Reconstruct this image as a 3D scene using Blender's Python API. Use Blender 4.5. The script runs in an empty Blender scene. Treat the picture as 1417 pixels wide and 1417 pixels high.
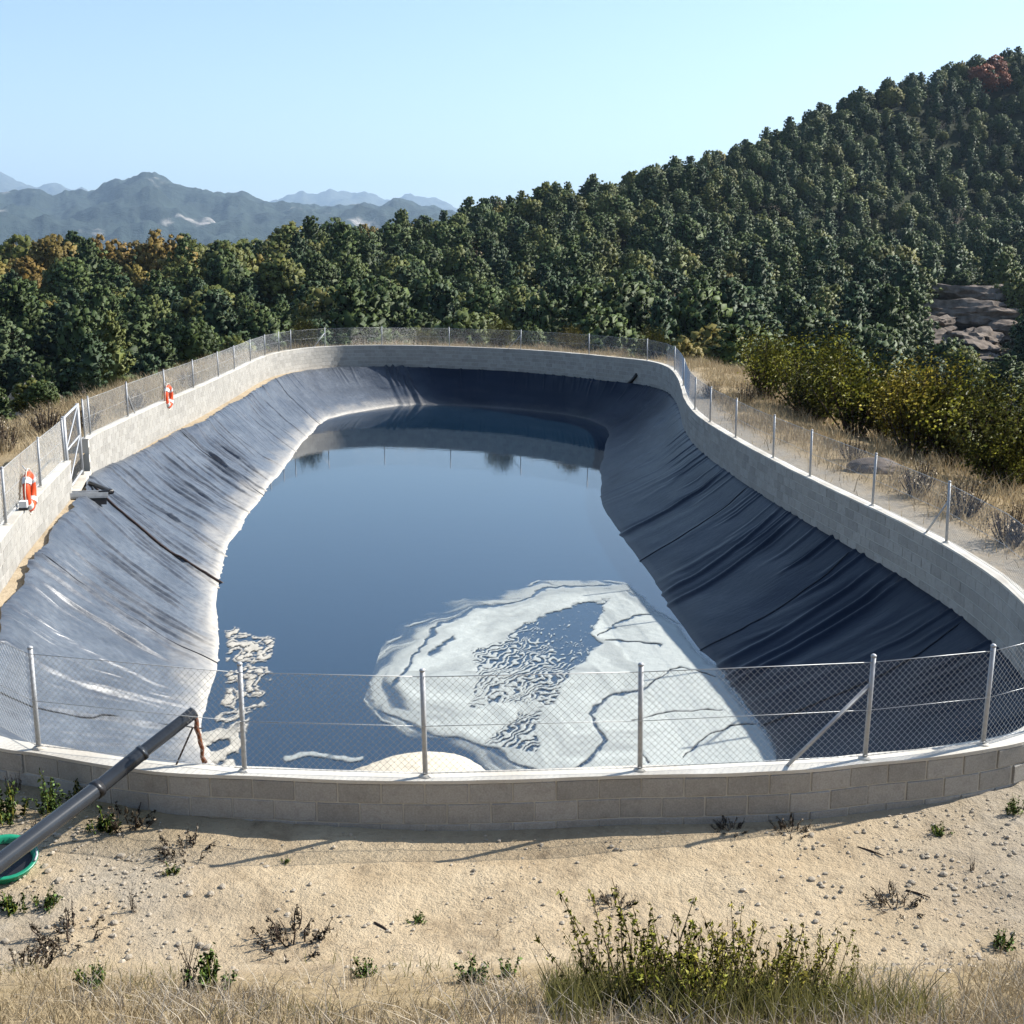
import bpy, bmesh, math, random
import numpy as np
from mathutils import Vector, Matrix

random.seed(7); RNG = np.random.default_rng(7)
SC = bpy.context.scene
COL = SC.collection
D2R = math.radians

# ------------------------------------------------------------------ camera, sky, sun, exposure
FPX, HOR, CAM_H, PW = 1640.0, 360.0, 4.66, 1417.0      # focal length and horizon row of the photograph, eye height above the wall top (z = 0)
PITCH = math.atan((PW / 2 - HOR) / FPX)
cam = bpy.data.cameras.new('camera'); cam.sensor_width = 36.0; cam.lens = 36.0 * FPX / PW
cam.clip_start = 0.1; cam.clip_end = 60000
cam_o = bpy.data.objects.new('camera', cam); COL.objects.link(cam_o)
cam_o.location = (0, 0, CAM_H); cam_o.rotation_euler = (math.pi / 2 - PITCH, 0, 0)
SC.camera = cam_o

SUN = Vector((1.18, 0.50, 1.0)).normalized()
SUN_EL = math.asin(SUN.z); SUN_ROT = math.atan2(SUN.x, SUN.y)
w = bpy.data.worlds.new('World'); SC.world = w; w.use_nodes = True
wn = w.node_tree.nodes; wl = w.node_tree.links; wn.clear()
sky = wn.new('ShaderNodeTexSky'); sky.sky_type = 'NISHITA'; sky.sun_disc = False
sky.sun_elevation = SUN_EL; sky.sun_rotation = SUN_ROT; sky.altitude = 600
sky.air_density = 1.15; sky.dust_density = 0.8; sky.ozone_density = 2.4
bg = wn.new('ShaderNodeBackground'); bg.inputs['Strength'].default_value = 0.095
wo = wn.new('ShaderNodeOutputWorld')
wl.new(sky.outputs[0], bg.inputs['Color']); wl.new(bg.outputs[0], wo.inputs['Surface'])

sd = bpy.data.lights.new('sun', 'SUN'); sd.energy = 5.0; sd.angle = D2R(0.55); sd.color = (1.0, 0.955, 0.88)
so = bpy.data.objects.new('sun', sd); COL.objects.link(so)
so.rotation_euler = SUN.to_track_quat('Z', 'Y').to_euler(); so.location = (60, 30, 60)

vs = SC.view_settings; vs.view_transform = 'Standard'; vs.look = 'None'; vs.exposure = 1.08; vs.gamma = 1.0
vs.use_curve_mapping = False
SC.cycles.use_denoising = True
SC.cycles.max_bounces = 6; SC.cycles.diffuse_bounces = 2; SC.cycles.glossy_bounces = 3
SC.cycles.transmission_bounces = 3; SC.cycles.transparent_max_bounces = 8; SC.cycles.volume_bounces = 0

# ------------------------------------------------------------------ geometry of the view
SP, CP = math.sin(PITCH), math.cos(PITCH)
def un(px, py, z=0.0):
    """pixel of the photograph -> point on the level plane z"""
    u = (np.asarray(px, float) - PW / 2) / FPX; t = (np.asarray(py, float) - PW / 2) / FPX
    d = (CAM_H - z) / (SP + CP * t)
    return np.stack([u * d, d * (CP - SP * t)], -1)
def at_dist(px, py, Y):
    u = (px - PW / 2) / FPX; t = (py - PW / 2) / FPX
    d = Y / (CP - SP * t)
    return (u * d, Y, CAM_H - d * (SP + CP * t))
def proj(X, Y, Z):
    X, Y, Z = np.asarray(X, float), np.asarray(Y, float), np.asarray(Z, float) - CAM_H
    d = Y * CP - Z * SP; v = -(Y * SP + Z * CP)
    d = np.where(d < .05, .05, d)
    return PW / 2 + FPX * X / d, PW / 2 + FPX * v / d, d

# ------------------------------------------------------------------ numeric helpers
def _h(ix, iy, s):
    n = (ix.astype(np.int64) * 374761393 + iy.astype(np.int64) * 668265263 + s * 1442695041) & 0x7fffffff
    n = ((n ^ (n >> 13)) * 1274126177) & 0x7fffffff
    return ((n ^ (n >> 16)) & 0xffff) / 65535.0
def vnoise(x, y, s=0):
    x, y = np.asarray(x, float), np.asarray(y, float)
    ix, iy = np.floor(x), np.floor(y); fx, fy = x - ix, y - iy
    fx = fx * fx * (3 - 2 * fx); fy = fy * fy * (3 - 2 * fy)
    a, b = _h(ix, iy, s), _h(ix + 1, iy, s); c, d = _h(ix, iy + 1, s), _h(ix + 1, iy + 1, s)
    return (a * (1 - fx) + b * fx) * (1 - fy) + (c * (1 - fx) + d * fx) * fy
def fbm(x, y, o=4, s=0):
    v = 0; a = .5; x, y = np.asarray(x, float), np.asarray(y, float)
    for k in range(o):
        v = v + a * vnoise(x, y, s + k * 17); x = x * 2.03 + 5.1; y = y * 2.03 + 1.7; a *= .5
    return v / (1 - .5 ** o)
def sstep(a, b, x):
    t = np.clip((np.asarray(x, float) - a) / (b - a), 0, 1); return t * t * (3 - 2 * t)
def resample(P, step, closed=True):
    """Catmull-Rom through P, then even spacing"""
    P = np.asarray(P, float); n = len(P); out = []
    for i in range(n if closed else n - 1):
        if closed: a, b, c, d = P[i - 1], P[i], P[(i + 1) % n], P[(i + 2) % n]
        else: a, b, c, d = P[max(i - 1, 0)], P[i], P[i + 1], P[min(i + 2, n - 1)]
        # centripetal spacing keeps tight corners from overshooting
        t1 = np.linalg.norm(b - a) ** .5 + 1e-6; t2 = np.linalg.norm(c - b) ** .5; t3 = np.linalg.norm(d - c) ** .5 + 1e-6
        m1 = (c - b) + t2 * ((b - a) / t1 - (c - a) / (t1 + t2)) if np.linalg.norm(b - a) > 1e-9 else (c - b)
        m2 = (c - b) + t2 * ((d - c) / t3 - (d - b) / (t2 + t3)) if np.linalg.norm(d - c) > 1e-9 else (c - b)
        for k in range(24):
            t = k / 24
            out.append((2 * t**3 - 3 * t**2 + 1) * b + (t**3 - 2 * t**2 + t) * m1 + (-2 * t**3 + 3 * t**2) * c + (t**3 - t**2) * m2)
    if not closed: out.append(P[-1])
    out = np.array(out)
    if closed: out = np.vstack([out, out[:1]])
    L = np.r_[0, np.cumsum(np.linalg.norm(np.diff(out, axis=0), axis=1))]
    m = int(round(L[-1] / step)); s = np.linspace(0, L[-1], m + 1)
    if closed: s = s[:-1]
    return np.stack([np.interp(s, L, out[:, k]) for k in range(out.shape[1])], 1), L[-1]

# ------------------------------------------------------------------ scene helpers
def link(o, parent=None):
    COL.objects.link(o)
    if parent is not None: o.parent = parent
    return o
def tag(o, label=None, cat=None, group=None, kind=None):
    if label: o['label'] = label
    if cat: o['category'] = cat
    if group: o['group'] = group
    if kind: o['kind'] = kind
    return o
def empty(name, loc=(0, 0, 0), rz=0.0):
    o = bpy.data.objects.new(name, None); o.location = loc; o.rotation_euler = (0, 0, rz); o.empty_display_size = .2
    return link(o)
def mesh_np(name, V, F, mats=(), smooth=False, mi=None):
    me = bpy.data.meshes.new(name)
    V = np.asarray(V, np.float32); F = np.asarray(F, np.int32); k = F.shape[1]
    me.vertices.add(len(V)); me.vertices.foreach_set('co', V.ravel())
    me.loops.add(F.size); me.loops.foreach_set('vertex_index', F.ravel())
    me.polygons.add(len(F)); me.polygons.foreach_set('loop_start', np.arange(0, F.size, k, dtype=np.int32))
    if mi is not None: me.polygons.foreach_set('material_index', np.asarray(mi, np.int32))
    me.polygons.foreach_set('use_smooth', np.full(len(F), bool(smooth)))
    for m in mats: me.materials.append(m)
    me.update(calc_edges=True); me.validate()
    return me
def attr(me, name, vals):
    a = me.attributes.new(name, 'FLOAT', 'POINT'); a.data.foreach_set('value', np.asarray(vals, np.float32))
class MB:
    """collects shapes; build() links them as one mesh object"""
    def __init__(s): s.v = []; s.f = []; s.sm = []
    def add(s, V, F, smooth=False):
        n = len(s.v); s.v += [tuple(p) for p in V]; s.f += [tuple(i + n for i in f) for f in F]; s.sm += [smooth] * len(F)
        return s
    def box(s, c, size, M=None):
        x, y, z = (k / 2 for k in size)
        V = [Vector((a * x, b * y, d * z)) for a in (-1, 1) for b in (-1, 1) for d in (-1, 1)]
        if M is not None: V = [M @ p for p in V]
        V = [p + Vector(c) for p in V]
        return s.add(V, [(0, 1, 3, 2), (4, 6, 7, 5), (0, 4, 5, 1), (2, 3, 7, 6), (0, 2, 6, 4), (1, 5, 7, 3)])
    def tube(s, pts, r, n=8, cap=True, smooth=True):
        pts = [Vector(p) for p in pts]; rs = r if hasattr(r, '__len__') else [r] * len(pts)
        V = []; up = None
        for i, p in enumerate(pts):
            t = (pts[min(i + 1, len(pts) - 1)] - pts[max(i - 1, 0)])
            t = t.normalized() if t.length > 1e-9 else Vector((0, 0, 1))
            if up is None: up = Vector((0, 0, 1)) if abs(t.z) < .9 else Vector((1, 0, 0))
            a = up - t * up.dot(t)
            a = a.normalized() if a.length > 1e-6 else t.orthogonal().normalized()
            b = t.cross(a); up = a
            V += [p + (a * math.cos(2 * math.pi * k / n) + b * math.sin(2 * math.pi * k / n)) * rs[i] for k in range(n)]
        F = [(i * n + k, i * n + (k + 1) % n, (i + 1) * n + (k + 1) % n, (i + 1) * n + k) for i in range(len(pts) - 1) for k in range(n)]
        s.add(V, F, smooth)
        if cap:
            m = len(s.v) - len(V)
            s.f.append(tuple(m + k for k in reversed(range(n)))); s.f.append(tuple(m + (len(pts) - 1) * n + k for k in range(n))); s.sm += [False, False]
        return s
    def mesh(s, name, mat):
        me = bpy.data.meshes.new(name); me.from_pydata([tuple(p) for p in s.v], [], s.f)
        me.polygons.foreach_set('use_smooth', s.sm); me.materials.append(mat); me.update()
        return me
    def build(s, name, mat, parent=None):
        return link(bpy.data.objects.new(name, s.mesh(name, mat)), parent)

# ------------------------------------------------------------------ materials
class NT:
    def __init__(s, name):
        s.m = bpy.data.materials.new(name); s.m.use_nodes = True; s.t = s.m.node_tree
        s.t.nodes.clear(); s.out = s.n('ShaderNodeOutputMaterial')
    def n(s, t, **kw):
        nd = s.t.nodes.new(t)
        for k, v in kw.items():
            if k in nd.inputs: s.set(nd, k, v)
            else: setattr(nd, k, v)
        return nd
    def set(s, nd, k, v):
        if hasattr(v, 'is_linked') or isinstance(v, bpy.types.NodeSocket): s.t.links.new(v, nd.inputs[k])
        else:
            if isinstance(v, tuple) and len(v) == 3 and len(nd.inputs[k].default_value) == 4: v = v + (1,)
            nd.inputs[k].default_value = v
    def coord(s, k='Object'): return s.n('ShaderNodeTexCoord').outputs[k]
    def pos(s): return s.n('ShaderNodeNewGeometry').outputs['Position']
    def noise(s, vec, scale, detail=4, rough=.55, dist=0.0):
        nd = s.n('ShaderNodeTexNoise'); nd.inputs['Scale'].default_value = scale; nd.inputs['Detail'].default_value = detail
        nd.inputs['Roughness'].default_value = rough; nd.inputs['Distortion'].default_value = dist
        s.t.links.new(vec, nd.inputs['Vector']); return nd.outputs['Fac']
    def attr(s, name): return s.n('ShaderNodeAttribute', attribute_name=name).outputs['Fac']
    def ramp(s, fac, stops):
        nd = s.n('ShaderNodeValToRGB'); s.t.links.new(fac, nd.inputs['Fac']); e = nd.color_ramp.elements
        while len(e) < len(stops): e.new(.5)
        for el, (p, c) in zip(e, stops):
            el.position = p; el.color = (c, c, c, 1) if not hasattr(c, '__len__') else tuple(c) + (1,)
        return nd.outputs['Color']
    def mix(s, fac, a, b, mode='MIX'):
        nd = s.n('ShaderNodeMix', data_type='RGBA', blend_type=mode)
        for k, v in ((0, fac), (6, a), (7, b)):
            if isinstance(v, bpy.types.NodeSocket): s.t.links.new(v, nd.inputs[k])
            else: nd.inputs[k].default_value = v if not isinstance(v, tuple) else v + (1,)
        return nd.outputs[2]
    def math(s, op, a, b=0.0, clamp=False):
        nd = s.n('ShaderNodeMath', operation=op, use_clamp=clamp)
        for k, v in ((0, a), (1, b)):
            if isinstance(v, bpy.types.NodeSocket): s.t.links.new(v, nd.inputs[k])
            else: nd.inputs[k].default_value = v
        return nd.outputs[0]
    def bump(s, h, strength=.5, dist=.02):
        nd = s.n('ShaderNodeBump'); nd.inputs['Strength'].default_value = strength; nd.inputs['Distance'].default_value = dist
        s.t.links.new(h, nd.inputs['Height']); return nd.outputs['Normal']
    def bsdf(s, color, rough=.6, metal=0.0, normal=None, spec=.5, ior=1.45, **kw):
        nd = s.n('ShaderNodeBsdfPrincipled'); s.set(nd, 'Base Color', color); s.set(nd, 'Roughness', rough); s.set(nd, 'Metallic', metal)
        s.set(nd, 'Specular IOR Level', spec); nd.inputs['IOR'].default_value = ior
        if normal is not None: s.t.links.new(normal, nd.inputs['Normal'])
        return nd.outputs[0]
    def done(s, surf): s.t.links.new(surf, s.out.inputs['Surface']); return s.m

def simple(name, col, rough=.5, metal=0.0, var=.25, scale=8.0, bump=.0, spec=.5):
    t = NT(name); p = t.coord(); n1 = t.noise(p, scale, 5)
    c = t.mix(t.ramp(n1, [(.3, 0.0), (.75, 1.0)]), tuple(k * (1 - var) for k in col), tuple(min(1, k * (1 + var)) for k in col))
    return t.done(t.bsdf(c, rough, metal, t.bump(n1, bump, .02) if bump else None, spec))

def m_block():
    t = NT('concrete_block'); p = t.pos(); r = t.attr('rnd')
    n1 = t.noise(p, 1.3, 4); n2 = t.noise(p, 60, 3); n3 = t.noise(p, 9, 5)
    c = t.ramp(r, [(0, (.27, .258, .234)), (.5, (.32, .306, .278)), (1, (.37, .355, .325))])
    c = t.mix(t.ramp(n1, [(.35, 0.0), (.7, 1.0)]), c, t.mix(.55, c, (.38, .36, .32)))
    c = t.mix(t.ramp(n3, [(.5, 0.0), (.8, .45)]), c, (.18, .165, .145))
    c = t.mix(.35, c, t.ramp(n2, [(.3, .3), (.7, .7)]), 'OVERLAY')
    return t.done(t.bsdf(c, .9, 0, t.bump(t.math('ADD', n2, n3), .5, .006), .25))
def m_mortar():
    t = NT('mortar'); p = t.pos(); n2 = t.noise(p, 45, 4); n1 = t.noise(p, 3, 4)
    c = t.mix(n1, (.46, .44, .39), (.56, .535, .48))
    return t.done(t.bsdf(c, .92, 0, t.bump(n2, .4, .006), .2))
def m_coping():
    t = NT('cement_coping'); p = t.pos(); n1 = t.noise(p, 2.2, 5); n2 = t.noise(p, 30, 4); n3 = t.noise(p, .6, 3)
    c = t.mix(t.ramp(n1, [(.3, 0.0), (.75, 1.0)]), (.50, .47, .41), (.66, .63, .56))
    c = t.mix(t.ramp(n2, [(.6, 0.0), (.75, .6)]), c, (.32, .29, .25))
    c = t.mix(t.ramp(n3, [(.45, 0.0), (.65, .6)]), c, (.36, .32, .26))
    return t.done(t.bsdf(c, .9, 0, t.bump(n2, .5, .01), .2))
def m_liner():
    t = NT('plastic_liner'); p = t.pos(); si = t.attr('silt'); n1 = t.noise(p, .55, 4); n2 = t.noise(p, 7, 5); n3 = t.noise(p, 90, 2)
    c = t.mix(t.ramp(n1, [(.3, 0.0), (.7, 1.0)]), (.004, .009, .021), (.007, .014, .030))  # near-black, with the blue sky reflection painted into the base colour
    dust_sunlit = t.math('MULTIPLY', t.attr('dust_sunlit'), t.ramp(n2, [(.25, .35), (.8, 1.0)]))
    c = t.mix(dust_sunlit, c, (.185, .203, .222))  # dusty grey that also carries the painted sheen of the sunlit bank
    sf = t.math('MULTIPLY', si, t.ramp(n2, [(.2, .55), (.6, 1.0)]), True)
    c = t.mix(sf, c, (.52, .475, .40))
    cb = t.n('ShaderNodeCombineXYZ'); t.t.links.new(t.math('MULTIPLY', t.attr('arc'), 5.0), cb.inputs[0]); t.t.links.new(t.math('MULTIPLY', t.attr('down'), 1.1), cb.inputs[1])
    cr = t.noise(cb.outputs[0], 1.6, 5, .62, .5); cr = t.ramp(cr, [(.34, 0.0), (.52, .85), (.60, 1.0), (.72, .2)])
    rg = t.math('ADD', t.math('MULTIPLY', sf, .35), t.math('ADD', .30, t.math('MULTIPLY', n2, .14)))
    return t.done(t.bsdf(c, rg, 0, t.bump(t.math('ADD', t.math('MULTIPLY', n2, .6), t.math('MULTIPLY', cr, t.math('ADD', .15, t.math('MULTIPLY', t.attr('dust_sunlit'), 1.5)))), .30, .03), t.math('ADD', .09, t.math('MULTIPLY', t.attr('dust_sunlit'), 1.0)), 1.5))
def m_water():
    t = NT('pond_water'); p = t.pos()
    mp = t.n('ShaderNodeMapping'); mp.inputs['Scale'].default_value = (.6, 1.0, 1); t.t.links.new(p, mp.inputs['Vector'])
    n1 = t.noise(mp.outputs[0], 3.0, 2, .5); n2 = t.noise(mp.outputs[0], 14, 2, .5)
    h = t.math('ADD', n1, t.math('MULTIPLY', n2, .25))
    return t.done(t.bsdf((.005, .017, .033), .03, 0, t.bump(h, .045, .02), .5, 1.9))
def m_foam(name, lo, hi):
    t = NT(name); p = t.pos(); d = t.attr('cover'); n1 = t.noise(p, 5, 5, .6); n2 = t.noise(p, 26, 4, .6)
    f = t.math('ADD', d, t.math('MULTIPLY', t.math('SUBTRACT', n2, .5), .35))
    a = t.ramp(f, [(.15, 0.0), (.55, .55), (1.0, .94)])
    c = t.mix(n1, lo, hi); c = t.mix(t.ramp(n2, [(.55, 0.0), (.8, .25)]), c, tuple(k * .8 for k in lo))
    b = t.bsdf(c, .75, 0, t.bump(t.math('ADD', n2, n1), .5, .02), .3)
    tr = t.n('ShaderNodeBsdfTransparent').outputs[0]; mx = t.n('ShaderNodeMixShader')
    t.t.links.new(a, mx.inputs[0]); t.t.links.new(tr, mx.inputs[1]); t.t.links.new(b, mx.inputs[2])
    return t.done(mx.outputs[0])
def m_ground():
    t = NT('ground_soil'); p = t.pos(); fo = t.attr('forest'); gr = t.attr('grit'); dg = t.attr('grassy')
    n0 = t.noise(p, .35, 4); n1 = t.noise(p, 1.7, 6, .6); n2 = t.noise(p, 11, 6, .65); n3 = t.noise(p, 55, 4, .6)
    c = t.mix(t.ramp(n1, [(.3, 0.0), (.7, 1.0)]), (.385, .295, .185), (.485, .39, .26))
    c = t.mix(t.ramp(n2, [(.52, 0.0), (.75, .65)]), c, (.30, .225, .14))
    c = t.mix(t.ramp(n3, [(.56, 0.0), (.72, .55)]), c, (.24, .185, .125))
    n4 = t.noise(p, .8, 6, .7, .8); n5 = t.noise(p, 4.2, 5, .7, .4)
    c = t.mix(t.ramp(n0, [(.46, 0.0), (.64, .55)]), c, (.30, .225, .14))
    c = t.mix(t.math('MULTIPLY', t.ramp(n4, [(.50, 0.0), (.62, 1.0)]), t.ramp(n5, [(.42, .1), (.62, .75)])), c, (.215, .16, .10))
    c = t.mix(t.ramp(n5, [(.64, 0.0), (.74, .6)]), c, (.14, .105, .068))
    g = t.mix(t.ramp(n2, [(.3, 0.0), (.7, 1.0)]), (.20, .18, .145), (.36, .32, .26))
    c = t.mix(t.math('MULTIPLY', gr, t.ramp(n1, [(.25, .5), (.6, 1.0)])), c, g)
    s = t.mix(t.ramp(n2, [(.3, 0.0), (.7, 1.0)]), (.20, .145, .075), (.37, .28, .155))
    c = t.mix(t.math('MULTIPLY', dg, t.ramp(n1, [(.3, .5), (.6, 1.0)])), c, s)
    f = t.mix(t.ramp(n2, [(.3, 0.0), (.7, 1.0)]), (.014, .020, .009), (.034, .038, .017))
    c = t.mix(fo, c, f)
    h = t.math('ADD', t.math('MULTIPLY', n1, 1.2), t.math('ADD', n2, t.math('MULTIPLY', n3, .35)))
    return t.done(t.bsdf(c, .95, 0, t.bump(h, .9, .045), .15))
def m_mount(name, veg, rock, thr):
    t = NT(name); p = t.pos(); n1 = t.noise(p, .0028, 6, .62); n2 = t.noise(p, .012, 5, .6); n3 = t.noise(p, .0008, 4)
    c = t.mix(t.ramp(n2, [(.3, 0.0), (.7, 1.0)]), tuple(k * .6 for k in veg), tuple(k * 1.35 for k in veg))
    f = t.math('MULTIPLY', t.ramp(n1, [(thr, 0.0), (thr + .07, 1.0)]), t.ramp(n2, [(.42, 0.0), (.6, 1.0)]))
    c = t.mix(f, c, rock)
    return t.done(t.bsdf(c, .95, 0, t.bump(t.math('ADD', n1, t.math('MULTIPLY', n2, .3)), .8, 60), .1))
def m_leaf(name, lo, hi, sub=.28, warm=None):
    sub = sub * .85; t = NT(name); oi = t.n('ShaderNodeObjectInfo').outputs['Random']; r = t.attr('rnd')
    c = t.mix(r, lo, hi)
    c2 = t.mix(.7, c, t.ramp(oi, [(0, .34), (1, .72)]), 'OVERLAY')
    c2 = t.mix(t.ramp(oi, [(.72, 0.0), (.95, .55)]), c2, warm or tuple(k * 1.25 for k in hi))
    b = t.bsdf(c2, .62, 0, None, .3); tr = t.n('ShaderNodeBsdfTranslucent'); t.t.links.new(c2, tr.inputs['Color'])
    mx = t.n('ShaderNodeMixShader'); mx.inputs[0].default_value = sub
    t.t.links.new(b, mx.inputs[1]); t.t.links.new(tr.outputs[0], mx.inputs[2])
    return t.done(mx.outputs[0])

M = dict(
    block=m_block(), mortar=m_mortar(), coping=m_coping(), liner=m_liner(), water=m_water(),
    foam=m_foam('white_foam', (.40, .425, .40), (.49, .515, .48)), scum=m_foam('scum_foam', (.36, .33, .27), (.56, .53, .46)),
    mound=simple('beige_foam', (.60, .53, .41), .9, 0, .12, 9, .6, .2),
    ground=m_ground(), galv=simple('galvanised_steel', (.40, .41, .42), .58, .25, .18, 14, 0),
    wire=simple('fence_wire', (.46, .47, .47), .45, .4, .1, 5, 0),
    seam=simple('weld_seam', (.016, .018, .022), .45, 0, .2, 5, 0),
    pe=simple('dark_pipe_plastic', (.030, .034, .040), .22, 0, .18, 6, .04), black=simple('black_rubber', (.014, .014, .016), .4, 0, .2, 10, .05),
    hose=simple('hose_rubber', (.04, .022, .014), .5, 0, .3, 20, 0), rust=simple('rusty_iron', (.16, .055, .022), .8, .2, .5, 25, .4),
    green=simple('green_plastic', (.012, .22, .12), .35, 0, .15, 6, 0), orange=simple('orange_buoy', (.72, .075, .016), .45, 0, .12, 6, 0),
    white=simple('white_band', (.72, .71, .68), .55, 0, .08, 9, 0), rope=simple('buoy_rope', (.62, .58, .48), .8, 0, .2, 40, 0),
    steel=simple('weathered_channel', (.33, .34, .35), .45, .3, .2, 8, .1),
    rock=simple('granite_rock', (.33, .29, .235), .95, 0, .35, 1.1, .9, .2), rockd=simple('dark_rock', (.165, .135, .11), .95, 0, .55, 1.0, 1.0, .1),
    stone=simple('field_stone', (.36, .31, .24), .95, 0, .35, 9, .5, .2), bark=simple('bark', (.075, .055, .042), .95, 0, .35, 6, .5, .1),
    greywood=simple('grey_bare_wood', (.19, .165, .145), .95, 0, .25, 6, 0, .1), twig=simple('dark_twig', (.05, .036, .028), .9, 0, .3, 9, 0, .1),
    pine=m_leaf('pine_needles', (0.033, 0.056, 0.016), (0.09, 0.126, 0.034), .22, (0.165, 0.165, 0.042)),
    pine2=m_leaf('blue_pine_needles', (0.027, 0.052, 0.024), (0.07, 0.108, 0.043), .22, (0.105, 0.13, 0.05)),
    oak=m_leaf('oak_leaves', (0.06, 0.083, 0.018), (0.175, 0.175, 0.042), .3, (0.28, 0.18, 0.04)),
    autumn=m_leaf('autumn_leaves', (0.11, 0.085, 0.022), (0.22, 0.16, 0.042), .32, (0.26, 0.15, 0.035)),
    redleaf=m_leaf('red_leaves', (0.15, 0.045, 0.02), (0.26, 0.085, 0.035), .3, (0.25, 0.07, 0.03)),
    yellow=m_leaf('yellow_green_leaves', (0.12, 0.145, 0.02), (0.4, 0.39, 0.06), .34, (0.48, 0.33, 0.06)),
    weed=m_leaf('weed_leaves', (0.24, 0.27, 0.04), (0.5, 0.49, 0.09), .5, (0.52, 0.42, 0.1)),
    weedd=m_leaf('green_weed_leaves', (0.1, 0.2, 0.05), (0.24, 0.36, 0.1), .3, (0.24, 0.33, 0.1)),
    olive=m_leaf('olive_blades', (.09, .09, .028), (.24, .215, .075), .4, (.26, .19, .07)),
    dry=m_leaf('dry_stalks', (0.2, 0.15, 0.085), (0.42, 0.335, 0.2), .25, (0.34, 0.2, 0.09)),
    greydry=m_leaf('grey_dry_twigs', (0.24, 0.2, 0.15), (0.46, 0.4, 0.31), .2, (0.4, 0.29, 0.17)),
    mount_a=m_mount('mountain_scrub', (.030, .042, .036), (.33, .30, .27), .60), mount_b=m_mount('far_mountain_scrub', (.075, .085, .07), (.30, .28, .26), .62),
)

# ------------------------------------------------------------------ pond outline
WATER_Z = -2.90
WALL = [(-5.0, 10.96), (-4.56, 10.82), (-3.79, 10.54), (-3.16, 10.38), (-2.46, 10.31), (-1.51, 10.22), (-0.6, 10.20), (0.14, 10.24), (1.02, 10.32), (1.95, 10.36), (2.82, 10.46),
        (3.47, 10.62), (4.05, 10.74), (4.69, 10.95), (5.2, 11.22), (6.25, 12.6), (7.0, 14.8), (7.3, 16.6), (7.37, 18.5), (7.2, 20.95), (6.84, 23.66), (6.42, 26.93), (6.02, 31.47), (5.80, 36.1),
        (6.0, 40.3), (6.45, 44.5), (6.84, 48.5), (7.05, 52.6), (6.8, 55.4), (6.1, 57.2), (4.99, 58.7), (3.4, 60.9), (.45, 63.9), (-3.54, 66.1), (-6.4, 67.0), (-8.3, 66.95), (-10.0, 66.2), (-11.3, 64.6),
        (-12.2, 61.4), (-12.35, 57.5), (-12.12, 52.0), (-11.88, 44.4), (-11.78, 38.2), (-11.62, 34.5), (-11.45, 31.6), (-10.55, 27.6), (-9.95, 24.7), (-9.3, 21.6), (-8.83, 19.7), (-7.75, 15.4), (-6.8, 12.9), (-5.8, 11.5)]
WATER = {0: (-3.75, 16.0), 3: (-2.6, 15.35), 6: (-.5, 15.0), 9: (1.6, 15.1), 13: (3.5, 15.8), 16: (4.15, 17.5), 18: (4.1, 19.1), 19: (3.95, 21.3), 20: (3.66, 23.8), 21: (3.50, 26.9), 22: (3.03, 32.6),
         23: (2.88, 37.8), 24: (3.05, 41.0), 26: (3.95, 48.6), 27: (4.33, 52.6), 28: (4.4, 54.6), 30: (3.7, 57.3), 31: (2.6, 59.0), 32: (.4, 61.0), 33: (-3.2, 62.9), 34: (-5.2, 63.3), 35: (-6.3, 62.4), 36: (-7.4, 61.0),
         37: (-8.3, 59.3), 38: (-8.85, 57.3), 39: (-9.02, 54.7), 40: (-8.85, 50.0), 41: (-8.5, 43.0), 42: (-8.12, 36.6), 43: (-7.85, 33.3), 44: (-7.5, 30.0), 45: (-6.75, 26.2), 46: (-6.2, 23.9), 47: (-5.75, 21.9), 48: (-5.45, 20.5),
         49: (-5.22, 18.7), 50: (-4.85, 17.5), 51: (-4.4, 16.7)}
STEP = 0.1
W, PERIM = resample(WALL, STEP)                # wall centre line, evenly spaced
NW = len(W)
def key_s(i):                                   # arc position of control point i
    return np.argmin(np.linalg.norm(W - np.array(WALL[i]), axis=1))
tan = np.roll(W, -2, 0) - np.roll(W, 2, 0); tan /= np.linalg.norm(tan, axis=1)[:, None]
nin = np.stack([-tan[:, 1], tan[:, 0]], 1)      # inward normal (the outline runs counter-clockwise)
ks = np.array([key_s(i) for i in sorted(WATER)]); kw = np.array([WATER[i] for i in sorted(WATER)])
ksx = np.r_[ks - NW, ks, ks + NW]; kwx = np.vstack([kw] * 3); ii = np.arange(NW)
WP = np.stack([np.interp(ii, ksx, kwx[:, k]) for k in (0, 1)], 1)       # waterline under each wall sample
ker = np.hanning(31); ker /= ker.sum()
WP = np.stack([np.convolve(np.r_[WP[-15:, k], WP[:, k], WP[:15, k]], ker, 'valid') for k in (0, 1)], 1)
def by_key(tab):
    k = np.array([key_s(i) for i, _ in tab]); v = np.array([v for _, v in tab], float); o = np.argsort(k); k, v = k[o], v[o]
    return np.interp(ii, np.r_[k - NW, k, k + NW], np.r_[v, v, v])
LZ = by_key([(0, -.9), (6, -1.0), (14, -1.08), (24, -1.1), (28, -1.25), (33, -1.3), (38, -1.22), (43, -1.2), (45, -.92), (48, -.9)])      # height of the liner's top edge
LO = by_key([(0, .5), (6, .35), (14, .13), (18, .13), (22, .13), (24, .13), (27, .2), (30, .5), (34, .5), (38, .7), (41, .62), (43, .28), (44, .24), (45, .38), (48, .5), (50, .55)])     # ledge width
LO = LO + (fbm(ii * .035, ii * 0, 4, 5) - .5) * .22 * sstep(.15, .5, LO)
LT = W + nin * LO[:, None]
G0, G1 = key_s(45) - 2, key_s(44) + 4           # the gate's opening (indices run from the far end to the near end here)
G0, G1 = min(G0, G1), max(G0, G1)
def is_gap(i): return G0 < i % NW < G1
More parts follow.
